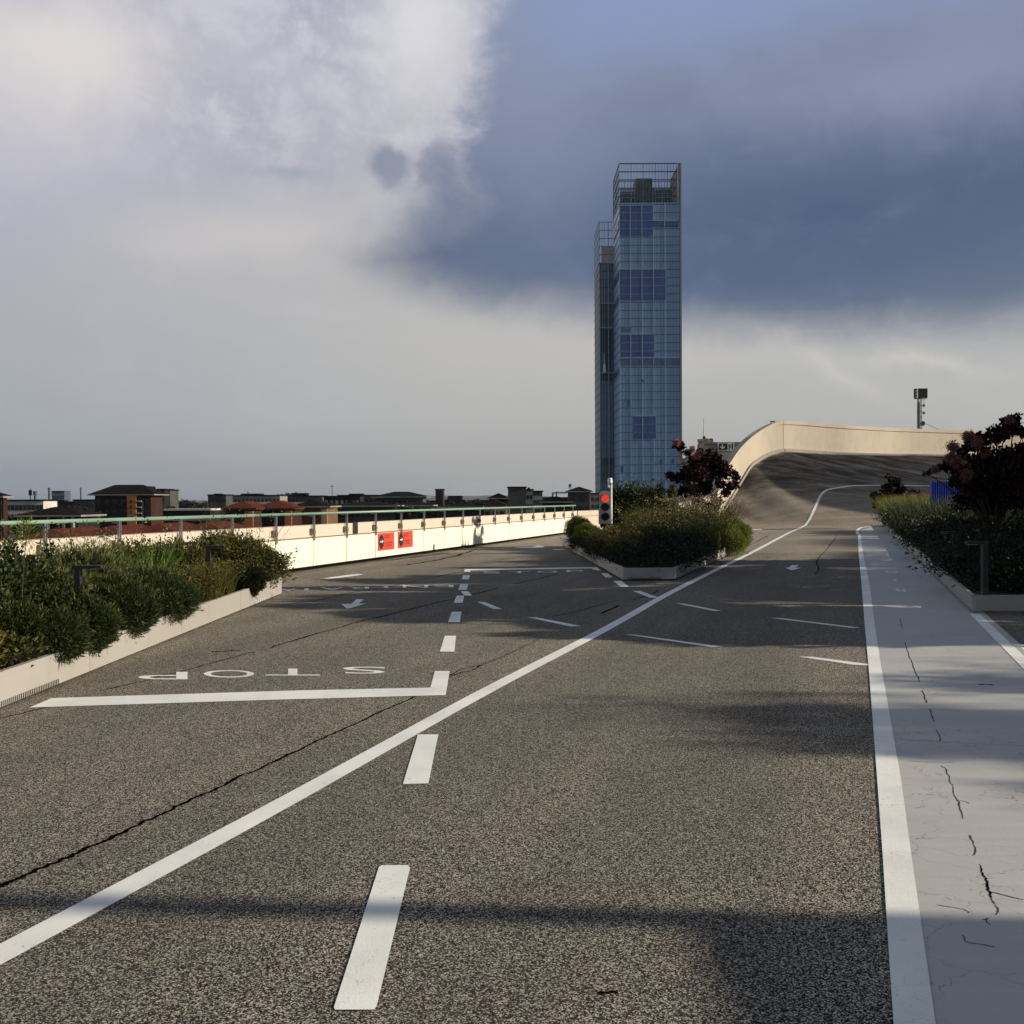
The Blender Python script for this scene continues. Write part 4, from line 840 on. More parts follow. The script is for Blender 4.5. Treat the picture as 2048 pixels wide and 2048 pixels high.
def ell(c, r, n, lo=.55, bump=.18, seed=0, up=.0, zmin=None):
    d = norm(rng.normal(size=(n, 3))); rad = lo+(1-lo)*rng.uniform(0, 1, (n, 1))**.5
    b = 1+bump*(np.sin(d[:, :1]*7+seed)*np.sin(d[:, 1:2]*6+seed*2)+.6*np.sin(d[:, 2:]*9+seed*3+d[:, :1]*5)+.5*np.sin(d[:, :1]*17+d[:, 1:2]*15+seed))
    p = np.array(c)+d*rad*b*np.array(r)
    if zmin is not None: k = p[:, 2] > zmin; p, d = p[k], d[k]
    return p, d
def bush(name, blobs, mat, l, w, n, label=None, cat='shrub', parent=None, part='foliage', up=.4, rnd=.8, lo=.5, bump=.18, zmin=None, group=None, stem=True, rounded=False, core=True):
    c0 = blobs[0][0]
    o = parent or empty(name, (c0[0], c0[1], .25), label, cat, group)
    P_, D_ = [], []; vol = [b[1][0]*b[1][1]+b[1][1]*b[1][2]+b[1][0]*b[1][2] for b in blobs]
    for i, (c, r) in enumerate(blobs):
        p, d = ell(c, r, int(n*vol[i]/sum(vol)), lo, bump, seed=i*1.7+len(name), zmin=zmin); P_.append(p); D_.append(d)
    p, d = np.concatenate(P_), np.concatenate(D_); dv = d+rng.normal(size=d.shape)*rnd+np.array((0, 0, up))
    V, Q = leaves(p, dv, l, w, round_=rounded); fmesh(part, V, Q, mat, o)
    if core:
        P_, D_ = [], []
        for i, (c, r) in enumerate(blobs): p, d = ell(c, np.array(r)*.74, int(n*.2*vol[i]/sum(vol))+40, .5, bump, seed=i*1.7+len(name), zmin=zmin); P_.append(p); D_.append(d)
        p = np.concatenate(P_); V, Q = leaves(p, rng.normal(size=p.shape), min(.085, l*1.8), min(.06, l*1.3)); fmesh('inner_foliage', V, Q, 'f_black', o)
    if mat in ('f_hedge', 'f_olive', 'f_juniper', 'f_black') and parent is None:
        P_, D_ = [], []
        for i, (c, r) in enumerate(blobs): p, d = ell(c, np.array(r)*1.07, int(n*.035*vol[i]/sum(vol))+10, .86, bump*1.5, seed=i*1.7+len(name), zmin=zmin); P_.append(p); D_.append(d)
        p, d = np.concatenate(P_), np.concatenate(D_); V, Q = leaves(p, d+rng.normal(size=d.shape)*.5+np.array((0, 0, .6)), l*1.7, w*1.3, .5); fmesh('young_leaves', V, Q, 'f_olive' if mat != 'f_black' else 'f_hedge', o)
    if stem and parent is None:
        mb = MB()
        for i, (c, r) in enumerate(blobs[:4]):
            for k in range(3): mb.tube((c0[0]+random.uniform(-.06, .06), c0[1]+random.uniform(-.06, .06), .18), (c[0]+random.uniform(-.4, .4)*r[0], c[1]+random.uniform(-.4, .4)*r[1], c[2]+r[2]*.3), .012, .005, 5)
        mb.build('stems', 'bark', o)
    return o
def tuft(name, c, rx, ry, n, h, w, mat, label=None, cat='grass', lean=.3, parent=None, part='blades', z0=.25, group=None, hv=.35):
    """upright bent blades"""
    o = parent or empty(name, (c[0], c[1], z0), label, cat, group)
    a = rng.uniform(0, 2*math.pi, n); r = np.sqrt(rng.uniform(0, 1, n)); B = np.stack([c[0]+rx*r*np.cos(a), c[1]+ry*r*np.sin(a), np.full(n, z0)], 1)
    H = h*(1+rng.uniform(-hv, hv, n))[:, None]; ln = rng.normal(size=(n, 3))*lean; ln[:, 2] = 0; ln += np.stack([np.cos(a)*r, np.sin(a)*r, 0*r], 1)*lean
    up = np.array((0, 0, 1.0)); m_ = B+H*.55*up+ln*H*.25; t = B+H*up+ln*H*.8; th = rng.uniform(0, math.pi, n); Sd = np.stack([np.cos(th), np.sin(th), 0*th], 1)*w/2
    V = np.stack([B-Sd, B+Sd, m_+Sd, m_-Sd, t+Sd*.15, t-Sd*.15], 1).reshape(-1, 3); i = np.arange(n)[:, None]*6
    Q = np.concatenate([i+np.array([[0, 1, 2, 3]]), i+np.array([[3, 2, 4, 5]])]); fmesh(part, V, Q, mat, o); return o, t
def heads(tips, parent, mat, size, n_each=6, spread=.03, part='flowers', frac=1.0):
    k = rng.uniform(size=len(tips)) < frac; T = np.repeat(tips[k], n_each, 0); T = T+rng.normal(size=T.shape)*spread*np.array((.6, .6, 1))
    V, Q = leaves(T, rng.normal(size=T.shape), size, size*.7); q = fmesh(part, V, Q, mat, parent); q['kind'] = 'stuff'; return q
def tree(name, base, clumps, mat, l, w, per, label, group=None, smoke=None, trunk_r=.05, cat='tree', up=.1):
    """clumps: (x,y,z,r)"""
    base = Vector(base); o = empty(name, base, label, cat, group); top = max(c[2] for c in clumps); fork = base+Vector((0, 0, (top-base.z)*.22))
    mb = MB(); mb.tube(base-Vector((0, 0, .1)), fork, trunk_r, trunk_r*.8, 8); mb.build('trunk', 'bark', o, True)
    lm = MB()
    for c in clumps:
        e = Vector(c[:3]); mid = fork.lerp(e, .5)+Vector((random.uniform(-.1, .1), random.uniform(-.1, .1), .08)); lm.tube(fork, mid, trunk_r*.45, trunk_r*.3, 6); lm.tube(mid, e, trunk_r*.3, trunk_r*.12, 5)
    lm.build('limbs', 'bark', o, True)
    P_, D_ = [], []; rs = [c[3]**2 for c in clumps]
    for i, c in enumerate(clumps):
        n = max(20, int(per*rs[i]/np.mean(rs))); ns = 5
        for k in range(ns):
            cc = np.array(c[:3])+rng.normal(size=3)*c[3]*.33*np.array((1, 1.2, .8)); p, d = ell(cc, (c[3]*.5,)*3, n//ns, .2, .3, seed=i+k); P_.append(p); D_.append(d)
    p, d = np.concatenate(P_), np.concatenate(D_); V, Q = leaves(p, d+rng.normal(size=d.shape)*.7+np.array((0, 0, up)), l, w, round_=True); fmesh('crown', V, Q, mat, o)
    if smoke:
        P_ = []
        for c in smoke: P_.append(np.array(c[:3])+rng.normal(size=(500, 3))*c[3]*.5)
        p = np.concatenate(P_); V, Q = leaves(p, rng.normal(size=p.shape), .05, .022); fmesh('smoke_plumes', V, Q, 'f_smoke', o)
    return o
def cx_(px, d): return (px-1024)/F*d
ct_ = []
for (a, b, yt, d) in [(335, 375, 1002, 560), (375, 418, 1006, 500), (300, 345, 1016, 330), (848, 872, 1004, 480), (887, 965, 1000, 500), (890, 960, 1006, 330), (700, 760, 1003, 330), (118, 190, 1016, 330), (1083, 1140, 1004, 400), (560, 600, 988, 480), (-40, 60, 1034, 240), (790, 890, 1018, 230), (940, 985, 1016, 260)]:
    for k in range(max(3, int((b-a)/9))):
        px = random.uniform(a, b); dd = d*random.uniform(.95, 1.08); z = P(px, yt+random.uniform(-2, 4), dd).z; rr_ = random.uniform(5, 9)*dd/F
        p, d_ = ell((cx_(px, dd), dd, z-rr_), (rr_*1.2, rr_*1.2, rr_), 420, .5, .3, seed=k); ct_.append((p, d_, rr_))
        p, d_ = ell((cx_(px, dd), dd, z-rr_*2.6), (rr_*1.3, rr_*1.3, rr_*1.6), 260, .5, .3, seed=k); ct_.append((p, d_, rr_))
p = np.concatenate([a for a, b, c in ct_]); d_ = np.concatenate([b for a, b, c in ct_]); V, Q = leaves(p, d_+rng.normal(size=p.shape)*.6, .75, .6); o = fmesh('city_trees', V, Q, 'f_city', None)
tag(o, 'dark tree crowns between the distant town houses', 'trees', kind='stuff')
# ------------------------------------------------------------------ planters
def planter(name, pts, h, label, mat='zinc', soilz=None):
    """pts counter-clockwise (x,y)"""
    c = np.mean(pts, 0); o = empty(name, (c[0], c[1], 0), label, 'planter'); t = .05; n = len(pts); cc = Vector((c[0], c[1]))
    for i in range(n):
        a, b = Vector(pts[i]), Vector(pts[(i+1)%n]); u = (b-a).normalized(); nr = Vector((u.y, -u.x))
        segs = max(1, int((b-a).length/2.4))
        for k in range(segs):
            p, q = a+(b-a)*(k/segs)+u*(.003 if k else 0), a+(b-a)*((k+1)/segs)-u*.003; mb = MB()
            mb.add([(p.x,p.y,.03),(q.x,q.y,.03),(q.x-nr.x*t,q.y-nr.y*t,.03),(p.x-nr.x*t,p.y-nr.y*t,.03),(p.x,p.y,h),(q.x,q.y,h),(q.x-nr.x*t,q.y-nr.y*t,h),(p.x-nr.x*t,p.y-nr.y*t,h)], [(0,3,2,1),(4,5,6,7),(0,1,5,4),(1,2,6,5),(2,3,7,6),(3,0,4,7)]); mb.build('side_panel', mat, o)
    ins = [((Vector(p)-cc)*.985+cc) for p in pts]
    mb = MB(); mb.prism([(p.x, p.y, .01) for p in ins], (0, 0, .03)); mb.build('base', 'black', o)
    ins = [((Vector(p)-cc)*.97+cc) for p in pts]
    mb = MB(); mb.prism([(p.x, p.y, .045) for p in ins], (0, 0, h-.1)); mb.build('soil', 'soil', o)
    return o
def slots(o, a, b, n, h=.045, mat='black'):
    a, b = Vector(a), Vector(b); u = (b-a).normalized(); nr = Vector((u.y, -u.x)); mb = MB()
    for i in range(n):
        p = a+(b-a)*((i+.5)/n); mb.obox((p.x+nr.x*.001, p.y+nr.y*.001, .03+h/2), (u.x*.006, u.y*.006, 0), (nr.x*.002, nr.y*.002, 0), (0, 0, h/2))
    return mb.build('drain_slots', mat, o)
pl = planter('planter', [(-3.92, 4.0), (-3.92, 16.55), (-6.1, 16.9), (-7.6, 12.0), (-8.6, 4.0)], .30, 'long pale metal planter on the left, sunlit side with clipped mounds spilling over')
slots(pl, (-3.92, 6.6), (-3.92, 8.4), 60)
slots(pl, (-3.92, 14.6), (-3.92, 15.8), 10, .05, 'white_plastic')
A_, B_, C_, D_ = G(1246, 1162), G(1350, 1161), G(1439, 1119), G(1186, 1125)
kx = (C_.x-B_.x)/(C_.y-B_.y)
pc = planter('planter', [(A_.x, A_.y), (B_.x, B_.y), (B_.x+kx*(32.8-B_.y), 32.8), (1.7, 33.2), (1.95, 26)], .25, 'wedge-shaped grey metal planter island in the middle with its blunt front facing the camera')
slots(pc, (A_.x+.1, A_.y), (B_.x-.1, B_.y), 30)
fr = MB(); um = (B_-A_); nA = Vector((um.y, -um.x, 0)).normalized()
fr.prism([A_+um*.18+nA*.004+Vector((0, 0, .06)), A_+um*.52+nA*.004+Vector((0, 0, .06)), A_+um*.68+nA*.004+Vector((0, 0, .235)), A_+um*.08+nA*.004+Vector((0, 0, .235))], nA*.003); fr.build('reflection_plate', 'steel', pc)  # pale steel trapezoid laid on to imitate a reflection in the front panel
def re(y): return 6.35+.35*(y-13.4)
pr = planter('planter', [(re(13.4), 13.45), (13.5, 13.0), (16, 18), (27, 56), (re(56), 56)], .24, 'long dark metal planter on the right side of the grey walkway')
slots(pr, (6.75, 13.43), (10, 13.23), 55, .05)
# ------------------------------------------------------------------ plants: left planter
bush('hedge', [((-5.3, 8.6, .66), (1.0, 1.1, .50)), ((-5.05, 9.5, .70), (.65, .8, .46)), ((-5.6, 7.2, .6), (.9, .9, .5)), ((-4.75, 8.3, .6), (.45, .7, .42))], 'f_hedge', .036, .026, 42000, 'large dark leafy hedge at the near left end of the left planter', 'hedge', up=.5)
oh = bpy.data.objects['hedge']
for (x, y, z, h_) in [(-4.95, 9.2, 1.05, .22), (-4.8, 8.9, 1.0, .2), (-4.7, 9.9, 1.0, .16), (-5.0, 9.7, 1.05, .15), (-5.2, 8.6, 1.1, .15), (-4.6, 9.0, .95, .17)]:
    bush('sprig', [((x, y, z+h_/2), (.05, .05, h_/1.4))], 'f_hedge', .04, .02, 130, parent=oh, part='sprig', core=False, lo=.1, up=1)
bush('shrub', [((-4.15, 7.35, .48), (.22, .35, .32)), ((-4.4, 7.3, .75), (.25, .3, .25))], 'f_yellow', .045, .024, 2600, 'yellow-green leafy shrub at the extreme left edge of the left planter', up=.6)
bush('shrub', [((-4.1, 7.95, .36), (.16, .3, .16))], 'f_olive', .035, .02, 900, 'small brownish ground plant at the rim below the dark hedge', up=.5)
JUN = [('round dark green juniper mound spilling over the planter rim, nearest to the camera', [((-4.02, 8.6, .40), (.22, .34, .24)), ((-4.25, 8.4, .44), (.3, .36, .27))]),
       ('second juniper mound on the left planter rim, below the L lamp', [((-4.0, 9.15, .43), (.26, .30, .26)), ((-4.25, 9.3, .5), (.32, .34, .27))]),
       ('third juniper mound on the left planter rim with a drooping tail', [((-4.0, 10.15, .47), (.27, .42, .27)), ((-4.3, 10.4, .55), (.3, .5, .26))]),
       ('broad flat-topped juniper mound in the middle of the left planter rim', [((-4.02, 11.4, .44), (.28, .65, .27)), ((-4.35, 11.6, .50), (.35, .8, .3))]),
       ('small very dark round mound near the far end of the left planter', [((-3.98, 14.75, .42), (.20, .28, .25))])]
for lab, bl in JUN: bush('juniper', bl, 'f_juniper' if 'very' not in lab else 'f_black', .036, .009, 26000, lab, 'shrub', rnd=.6, up=.35, lo=.72, bump=.09, zmin=.15, group='juniper mounds along the left planter rim')
bush('herb_shrub', [((-4.75, 10.6, .72), (.5, .8, .36)), ((-5.1, 11.6, .75), (.6, .8, .36)), ((-4.6, 9.9, .65), (.35, .5, .3))], 'f_grey', .07, .008, 12000, 'feathery grey-green herb shrub behind the juniper mounds of the left planter', rnd=.5, up=.9, lo=.4)
o, t = tuft('wild_stems', (-5.2, 11.2), .7, 1.0, 70, .85, .008, 'f_grey', 'loose wild stems with pale seed heads against the left wall', 'grass', .25); heads(t, o, 'f_grey', .035, 12, .05, 'seed_heads')
o, t = tuft('iris', (-4.95, 12.9), .34, .7, 230, .62, .030, 'f_iris', 'clump of bright green sword-shaped iris leaves in the left planter', 'iris', .28)
o, t = tuft('iris', (-4.75, 16.0), .3, .45, 90, .70, .026, 'f_iris', 'smaller clump of iris leaves at the far end of the left planter', 'iris', .25)
o, t = tuft('meadow_grass', (-4.35, 13.2), .42, 1.3, 1500, .38, .007, 'f_olive', 'yellow-brown dry grass patch in the left planter between mound and end shrub', 'grass', .45); heads(t, o, 'f_yellow', .022, 4, .03, 'seed_heads', .6)
bush('x', [((-4.3, 13.0, .48), (.38, 1.3, .26))], 'f_olive', .035, .014, 8000, parent=o, part='foliage')
bush('shrub', [((-5.0, 14.2, .66), (.5, .8, .38)), ((-5.3, 13.6, .7), (.4, .5, .35))], 'f_olive', .036, .02, 12000, 'brownish-green shrub behind the dry grass, left of the tall L lamp', up=.7, bump=.25)
bush('shrub', [((-4.35, 15.6, .66), (.46, .75, .38)), ((-4.05, 16.0, .52), (.33, .6, .32)), ((-4.8, 15.9, .72), (.5, .7, .35))], 'f_olive', .036, .022, 20000, 'full olive-green shrub covering the far end of the left planter', up=.5, bump=.22)
o, t = tuft('wild_stems', (-4.5, 15.9), .6, 1.0, 60, .95, .007, 'f_olive', 'thin wild stems above the shrub at the far end of the left planter', 'grass', .35); heads(t, o, 'f_olive', .03, 8, .05, 'seed_heads')
ct = empty('tall_weed', (-4.35, 8.55, .25), 'single tall wispy weed standing above the hedge at far left', 'weed')
MB().tube((-4.35, 8.55, .25), (-4.28, 8.6, 1.40), .006, .003, 5).build('stem', 'bark', ct)
bush('x', [((-4.28, 8.6, 1.33), (.09, .09, .12))], 'f_lime', .05, .008, 260, parent=ct, part='leaves', core=False, lo=.1, up=.6)
# centre planter
def cx(px, d): return (px-1024)/F*d
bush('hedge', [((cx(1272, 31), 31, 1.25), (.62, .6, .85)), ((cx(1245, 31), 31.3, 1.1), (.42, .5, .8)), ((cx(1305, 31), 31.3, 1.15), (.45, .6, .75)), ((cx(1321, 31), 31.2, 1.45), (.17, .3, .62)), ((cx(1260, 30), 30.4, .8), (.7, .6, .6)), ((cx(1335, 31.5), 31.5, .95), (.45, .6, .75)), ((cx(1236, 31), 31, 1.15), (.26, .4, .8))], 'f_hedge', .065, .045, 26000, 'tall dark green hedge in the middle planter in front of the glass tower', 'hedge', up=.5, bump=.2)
bush('mound_shrub', [((cx(1157, 31), 31, .62), (.42, .6, .42)), ((cx(1175, 29), 29, .5), (.4, .8, .35))], 'f_lime', .07, .012, 16000, 'rounded lime-green mound at the left corner of the middle planter', up=.6, rnd=.5, lo=.6, bump=.1)
bush('mound_shrub', [((6.55, 29.8, .62), (.62, .9, .42)), ((6.85, 29.6, .48), (.38, .9, .40)), ((6.1, 28.4, .55), (.5, .8, .38)), ((6.15, 27.3, .36), (.38, .8, .34))], 'f_lime', .07, .012, 24000, 'rounded lime-green mound at the right side of the middle planter', up=.6, rnd=.5, lo=.6, bump=.1)
o, t = tuft('flower_bed', (4.45, 27.3), 1.15, 4.4, 2000, .76, .011, 'f_olive', 'tall meadow of olive stems with beige flower heads in the middle planter', 'flowers', .18); heads(t, o, 'f_flower', .04, 3, .04, 'flowers', .2); heads(t, o, 'f_olive', .05, 6, .07, 'buds', .8)
bush('x', [((4.1, 26.0, .60), (1.1, 3.3, .40)), ((4.3, 28.5, .66), (1.2, 2.8, .40)), ((2.9, 26.5, .5), (.8, 2.6, .32))], 'f_olive', .05, .03, 26000, parent=o, part='foliage', lo=.3, up=.8)
o, t = tuft('flower_bed', (cx(1385, 31), 31), 1.4, 1.6, 1300, 1.05, .012, 'f_olive', 'pinkish flowering stems below the purple tree of the middle planter', 'flowers', .2); heads(t, o, 'f_flower', .045, 5, .06, 'flowers', .55)
bush('shrub', [((2.75, 24.3, .5), (.65, 1.6, .42)), ((2.6, 22.5, .4), (.4, 1.0, .33))], 'f_yellow', .05, .03, 6500, 'yellow-flecked shrub below the traffic light', up=.6, bump=.25)
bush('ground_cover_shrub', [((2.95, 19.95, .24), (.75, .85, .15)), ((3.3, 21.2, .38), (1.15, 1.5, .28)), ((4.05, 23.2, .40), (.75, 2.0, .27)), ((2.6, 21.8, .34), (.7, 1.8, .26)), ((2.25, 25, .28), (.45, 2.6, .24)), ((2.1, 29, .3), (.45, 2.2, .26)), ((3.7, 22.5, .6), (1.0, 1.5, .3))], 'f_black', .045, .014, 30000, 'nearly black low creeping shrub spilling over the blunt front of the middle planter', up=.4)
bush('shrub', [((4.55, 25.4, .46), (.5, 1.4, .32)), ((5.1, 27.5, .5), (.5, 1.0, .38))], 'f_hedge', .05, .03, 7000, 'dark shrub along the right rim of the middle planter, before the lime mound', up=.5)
st = empty('tall_weed', (cx(1355, 29), 29, .25), 'single tall straight flower spike in front of the purple tree', 'weed')
MB().tube((cx(1355, 29), 29, .25), (cx(1351, 29), 29, 2.05), .014, .006, 5).build('stem', 'f_yellow', st)
bush('x', [((cx(1352, 29), 29, 1.3), (.06, .06, .65))], 'f_lime', .045, .02, 420, parent=st, part='leaves', core=False, lo=.1, up=.6)
def pxcl(L, d, dj=.5):
    res = []
    for (px, py, rp) in L:
        dd = d+random.uniform(-dj, dj); p = P(px, py, dd); res.append((p.x, p.y, p.z, rp*dd/F))
    return res
random.seed(11)
CT = [(1360,893,12),(1352,888,7),(1375,905,9),(1396,928,22),(1425,922,24),(1443,945,22),(1388,955,24),(1414,972,20),(1340,950,9),(1353,956,11),(1470,948,6),(1474,958,8),(1462,970,12),(1452,985,10),(1434,1003,12),(1425,1017,13),(1398,1003,13),(1424,1038,8),(1368,985,13),(1384,1028,8),(1440,968,10),(1402,905,8),(1345,985,12)]
tree('smoke_tree', (cx(1395, 32), 32.2, .2), pxcl(CT, 32.2, .4), 'f_purple', .09, .075, 420, 'dark purple-leaved smoke tree in the middle planter between tower and banked wall', 'purple smoke trees', trunk_r=.05, smoke=pxcl([(1392, 912, 9), (1355, 885, 6), (1384, 898, 5), (1345, 975, 6)], 32, .2))
# right planter
CT = [(1990,868,22),(2014,850,20),(2028,836,9),(1962,880,22),(1925,905,15),(1902,930,16),(1926,940,20),(1960,932,30),(2000,920,34),(2042,905,26),(2036,945,32),(2000,965,36),(1950,975,28),(1912,965,14),(1980,1002,32),(2040,1000,38),(1945,890,16),(1885,935,9),(2075,930,40),(2080,1000,40),(2046,868,14),(1925,1000,14),(1856,946,5)]
tree('smoke_tree', (cx(1990, 20), 20, .2), pxcl(CT, 20, .6), 'f_purple', .085, .06, 680, 'large dark purple smoke tree with pinkish plumes at the right edge of the picture', 'purple smoke trees', trunk_r=.06, smoke=pxcl([(1905, 893, 10), (1935, 872, 9), (1955, 885, 9), (1912, 922, 12), (1900, 915, 8), (1932, 948, 10), (1970, 905, 8), (2020, 840, 6), (1870, 940, 5)], 19.3, .3))
CT = [(1783,958,7),(1790,965,10),(1775,975,12),(1800,980,13),(1765,995,12),(1750,990,8),(1790,1000,16),(1815,1000,14),(1755,1008,9),(1825,985,9),(1840,992,10),(1775,1010,12)]
tree('smoke_tree', (cx(1790, 50), 50, .2), pxcl(CT, 50, .4), 'f_purple', .14, .10, 330, 'small dark purple smoke bush far along the right planter, before the banked road', 'purple smoke trees', trunk_r=.05, smoke=pxcl([(1822, 990, 7), (1845, 990, 6)], 49.5, .2))
tree('smoke_tree', (11.2, 24, .2), [(11.2, 24, 1.6, .5), (11.6, 23.6, 2.1, .5), (12.1, 24.2, 1.7, .6), (12.6, 23.8, 2.5, .5)], 'f_purple', .09, .06, 700, 'dark purple smoke tree half hidden behind the large one at the right edge', 'purple smoke trees')
o, t = tuft('meadow_grass', (cx(1840, 44)+.3, 44), 1.4, 3.6, 6500, 1.15, .014, 'f_meadow', 'sunlit feathery green grass mound at the far end of the right planter', 'grass', .3)
bush('flowering_shrub', [((cx(1790, 43)+.3, 43, .75), (.9, 2.0, .62)), ((cx(1815, 38)+.5, 38, .6), (.75, 2.2, .5))], 'f_olive', .06, .03, 9000, 'shrub dotted with small white flowers on the left rim of the right planter', up=.5)
of = bpy.data.objects['flowering_shrub']; p, d = ell((cx(1800, 42)+.35, 41, .72), (1.05, 3.4, .62), 420, .97, .1); V, Q = leaves(p, d+rng.normal(size=d.shape), .07, .06); fmesh('flowers', V, Q, 'f_white', of)['kind'] = 'stuff'
o, t = tuft('meadow_grass', (cx(1905, 33)+.6, 33), 2.0, 4.5, 6000, 1.1, .011, 'f_hedge', 'dark green tall grass behind the lamps of the right planter', 'grass', .3)
bush('x', [((cx(1905, 33)+.4, 32, .5), (2.0, 4.5, .45))], 'f_hedge', .06, .02, 9000, parent=o, part='foliage', lo=.4, up=.7)
bush('shrub', [((8.15, 15.9, .55), (1.05, 1.7, .42)), ((7.55, 14.7, .38), (.65, .7, .28)), ((9.6, 15.2, .6), (1.5, 1.4, .5))], 'f_black', .05, .028, 22000, 'nearly black leafy shrub at the near corner of the right planter', up=.5)
bush('shrub', [((9.55, 19.3, .6), (1.15, 1.9, .5)), ((11, 18.5, .8), (1.6, 2.0, .7))], 'f_black', .05, .03, 16000, 'second nearly black shrub along the right planter rim below the purple tree', up=.5)
bush('shrub', [((11.15, 24.3, .6), (1.05, 2.4, .5)), ((12.2, 27, .6), (1.1, 2.2, .5))], 'f_black', .06, .035, 13000, 'third dark shrub along the right planter rim, further back', up=.5)
# trees of the same planter beyond the right picture edge: they shade the road
def rnd_tree(x, y, h, r, mat, lab, k=16, per=700, l=.09, gr='roof garden trees beyond the right picture edge', spread=1.0, low=.35):
    cl = []
    for i in range(k):
        a = random.uniform(0, 6.28); q = math.sqrt(random.random())*r*spread; z = h*(low+(.95-low)*random.random()); cl.append((x+math.cos(a)*q, y+math.sin(a)*q, z, r*random.uniform(.28, .45)))
    tree('garden_tree', (x, y, .2), cl, mat, l, l*.65, per, lab, gr, trunk_r=.08)
random.seed(5)
for q, (x, d, H, nm) in enumerate([(13.0, 11.0, 4.7, 'first'), (13.3, 12.6, 5.7, 'second'), (13.6, 14.3, 6.5, 'third'), (14.0, 16.0, 6.6, 'fourth'), (14.3, 17.8, 6.3, 'fifth'), (14.7, 19.6, 6.1, 'sixth'), (15.2, 21.4, 6.0, 'seventh'), (16.2, 23.2, 5.7, 'eighth')]):
    rnd_tree(x, d, H, 1.35, 'f_hedge' if q%2 else 'f_purple', nm+' roof garden tree of the row beyond the right edge, counted from the camera', 32, 1100, .16, spread=.9, low=.2)
# ------------------------------------------------------------------ garden lamps (inverted L)
def lamp(px_post, py_arm, d, px_tip, h, pw, label):
    b = P(px_post, py_arm, d); t = P(px_tip, py_arm, d); z = b.z; o = empty('garden_lamp', (b.x, d, .2), label, 'lamp', 'L-shaped garden lamps in the planters'); s_ = 1 if t.x > b.x else -1
    w = pw/2; MB().box((b.x-w, d-w, .1), (b.x+w, d+w, z)).build('post', 'lamp_metal', o)
    a, c = sorted((b.x+s_*(w+.001), t.x)); MB().box((a, d-w*1.05, z-pw*.55), (c, d+w*1.05, z+.002)).build('arm', 'lamp_metal', o)
    a, c = sorted((b.x+s_*.12, t.x-s_*.03)); MB().box((a, d-w*.6, z-pw*.55-.006), (c, d+w*.6, z-pw*.55-.001)).build('light_panel', 'sign_white', o)
for a in [(156, 1131, 9.35, 204, .9, .055, 'L lamp half sunk in the hedge of the left planter, nearest to the camera'), (417, 1091, 13.9, 450, .9, .06, 'L lamp standing tall among the shrubs at the far part of the left planter'), (391, 1084, 16.4, 364, .9, .05, 'L lamp at the back of the left planter with its arm to the left'),
          (1163, 1037, 31.5, 1148, .9, .06, 'L lamp furthest left behind the left lime mound'), (1178, 1042, 30, 1166, .9, .06, 'L lamp just left of the traffic light'), (1363, 1050, 22.0, 1383, .9, .05, 'L lamp in the dark shrubs in the middle of the middle planter'),
          (1416, 1043, 27.5, 1432, .9, .06, 'L lamp left of the right lime mound'), (1454, 1037, 31.5, 1469, .9, .06, 'L lamp behind the right lime mound against the banked road'),
          (1969, 1083, 14.0, 1932, .9, .075, 'large L lamp in the dark shrubs of the right planter'), (1908, 1063, 18.4, 1882, .9, .06, 'smaller L lamp behind, in the right planter')]: lamp(*a)
# ------------------------------------------------------------------ traffic light
dt = 28.6; tl = empty('traffic_light', (cx(1212, dt), dt, .2), 'grey traffic light showing red beside a white pole in the middle planter', 'traffic light')
def tp(px, py, dd=0): return P(px, py, dt+dd)
c0, hw = tp(1210, 1014), 10.8*dt/F; ztop, zbot = tp(1210, 981).z, tp(1210, 1047).z; xc = c0.x
prof = [(xc-hw, zbot), (xc+hw, zbot), (xc+hw, ztop-hw*.55)]+[(xc+hw*math.cos(a), ztop-hw*.55+hw*.55*math.sin(a)) for a in np.linspace(.2, math.pi-.2, 9)]+[(xc-hw, ztop-hw*.55)]
mb = MB(); mb.prism([(x, dt-.06, z) for x, z in prof], (0, .16, 0)); hd = mb.build('housing', 'grey_plastic', tl)
mb = MB(); mb.prism([(x-.0+(x-xc)*.12, dt+.11, z+.02*(1 if z > zbot+.1 else -1)) for x, z in prof], (0, .02, 0)); mb.build('backboard', 'black', tl)
for yy, m_, nm in [(996.5, 'red_lit', 'red_lens'), (1014.5, 'lens_black', 'amber_lens'), (1033.5, 'lens_black', 'green_lens')]:
    c = tp(1210, yy); c.y = dt-.061; mb = MB(); mb.tube(c, c+Vector((0, -.012, 0)), 8.0*dt/F, 7.6*dt/F, 20); ln = mb.build(nm, m_, tl)
    vz = MB(); r_ = 8.9*dt/F
    pr_ = [(c.x+r_*math.cos(a), c.y, c.z+r_*math.sin(a)) for a in np.linspace(-.25, math.pi+.25, 14)]
    vs = [Vector(p) for p in pr_]+[Vector((p[0], p[1]-.12 if p[2] > c.z else p[1]-.04, p[2]-.005)) for p in pr_]; n_ = len(pr_)
    vz.add(vs, [(i, i+1, n_+i+1, n_+i) for i in range(n_-1)]); vz = vz.build('visor', 'black', tl); sm = vz.modifiers.new('s', 'SOLIDIFY'); sm.thickness = .006
xp = cx(1223, dt); mb = MB(); mb.tube((xp, dt+.02, .15), (xp, dt+.02, tp(1223, 964).z), 1.9*dt/F, n=12); mb.build('pole', 'white_plastic', tl, True)
mb = MB(); xq = cx(1220.3, dt); mb.tube((xq, dt, tp(1220, 968).z), (xq, dt, tp(1220, 961).z), 4.6*dt/F, 5.2*dt/F, 14); mb.tube((xq, dt, tp(1220, 961).z), (xq, dt, tp(1220, 956).z), 4.7*dt/F, 4.2*dt/F, 14); mb.build('beacon_cap', 'white_plastic', tl, True)
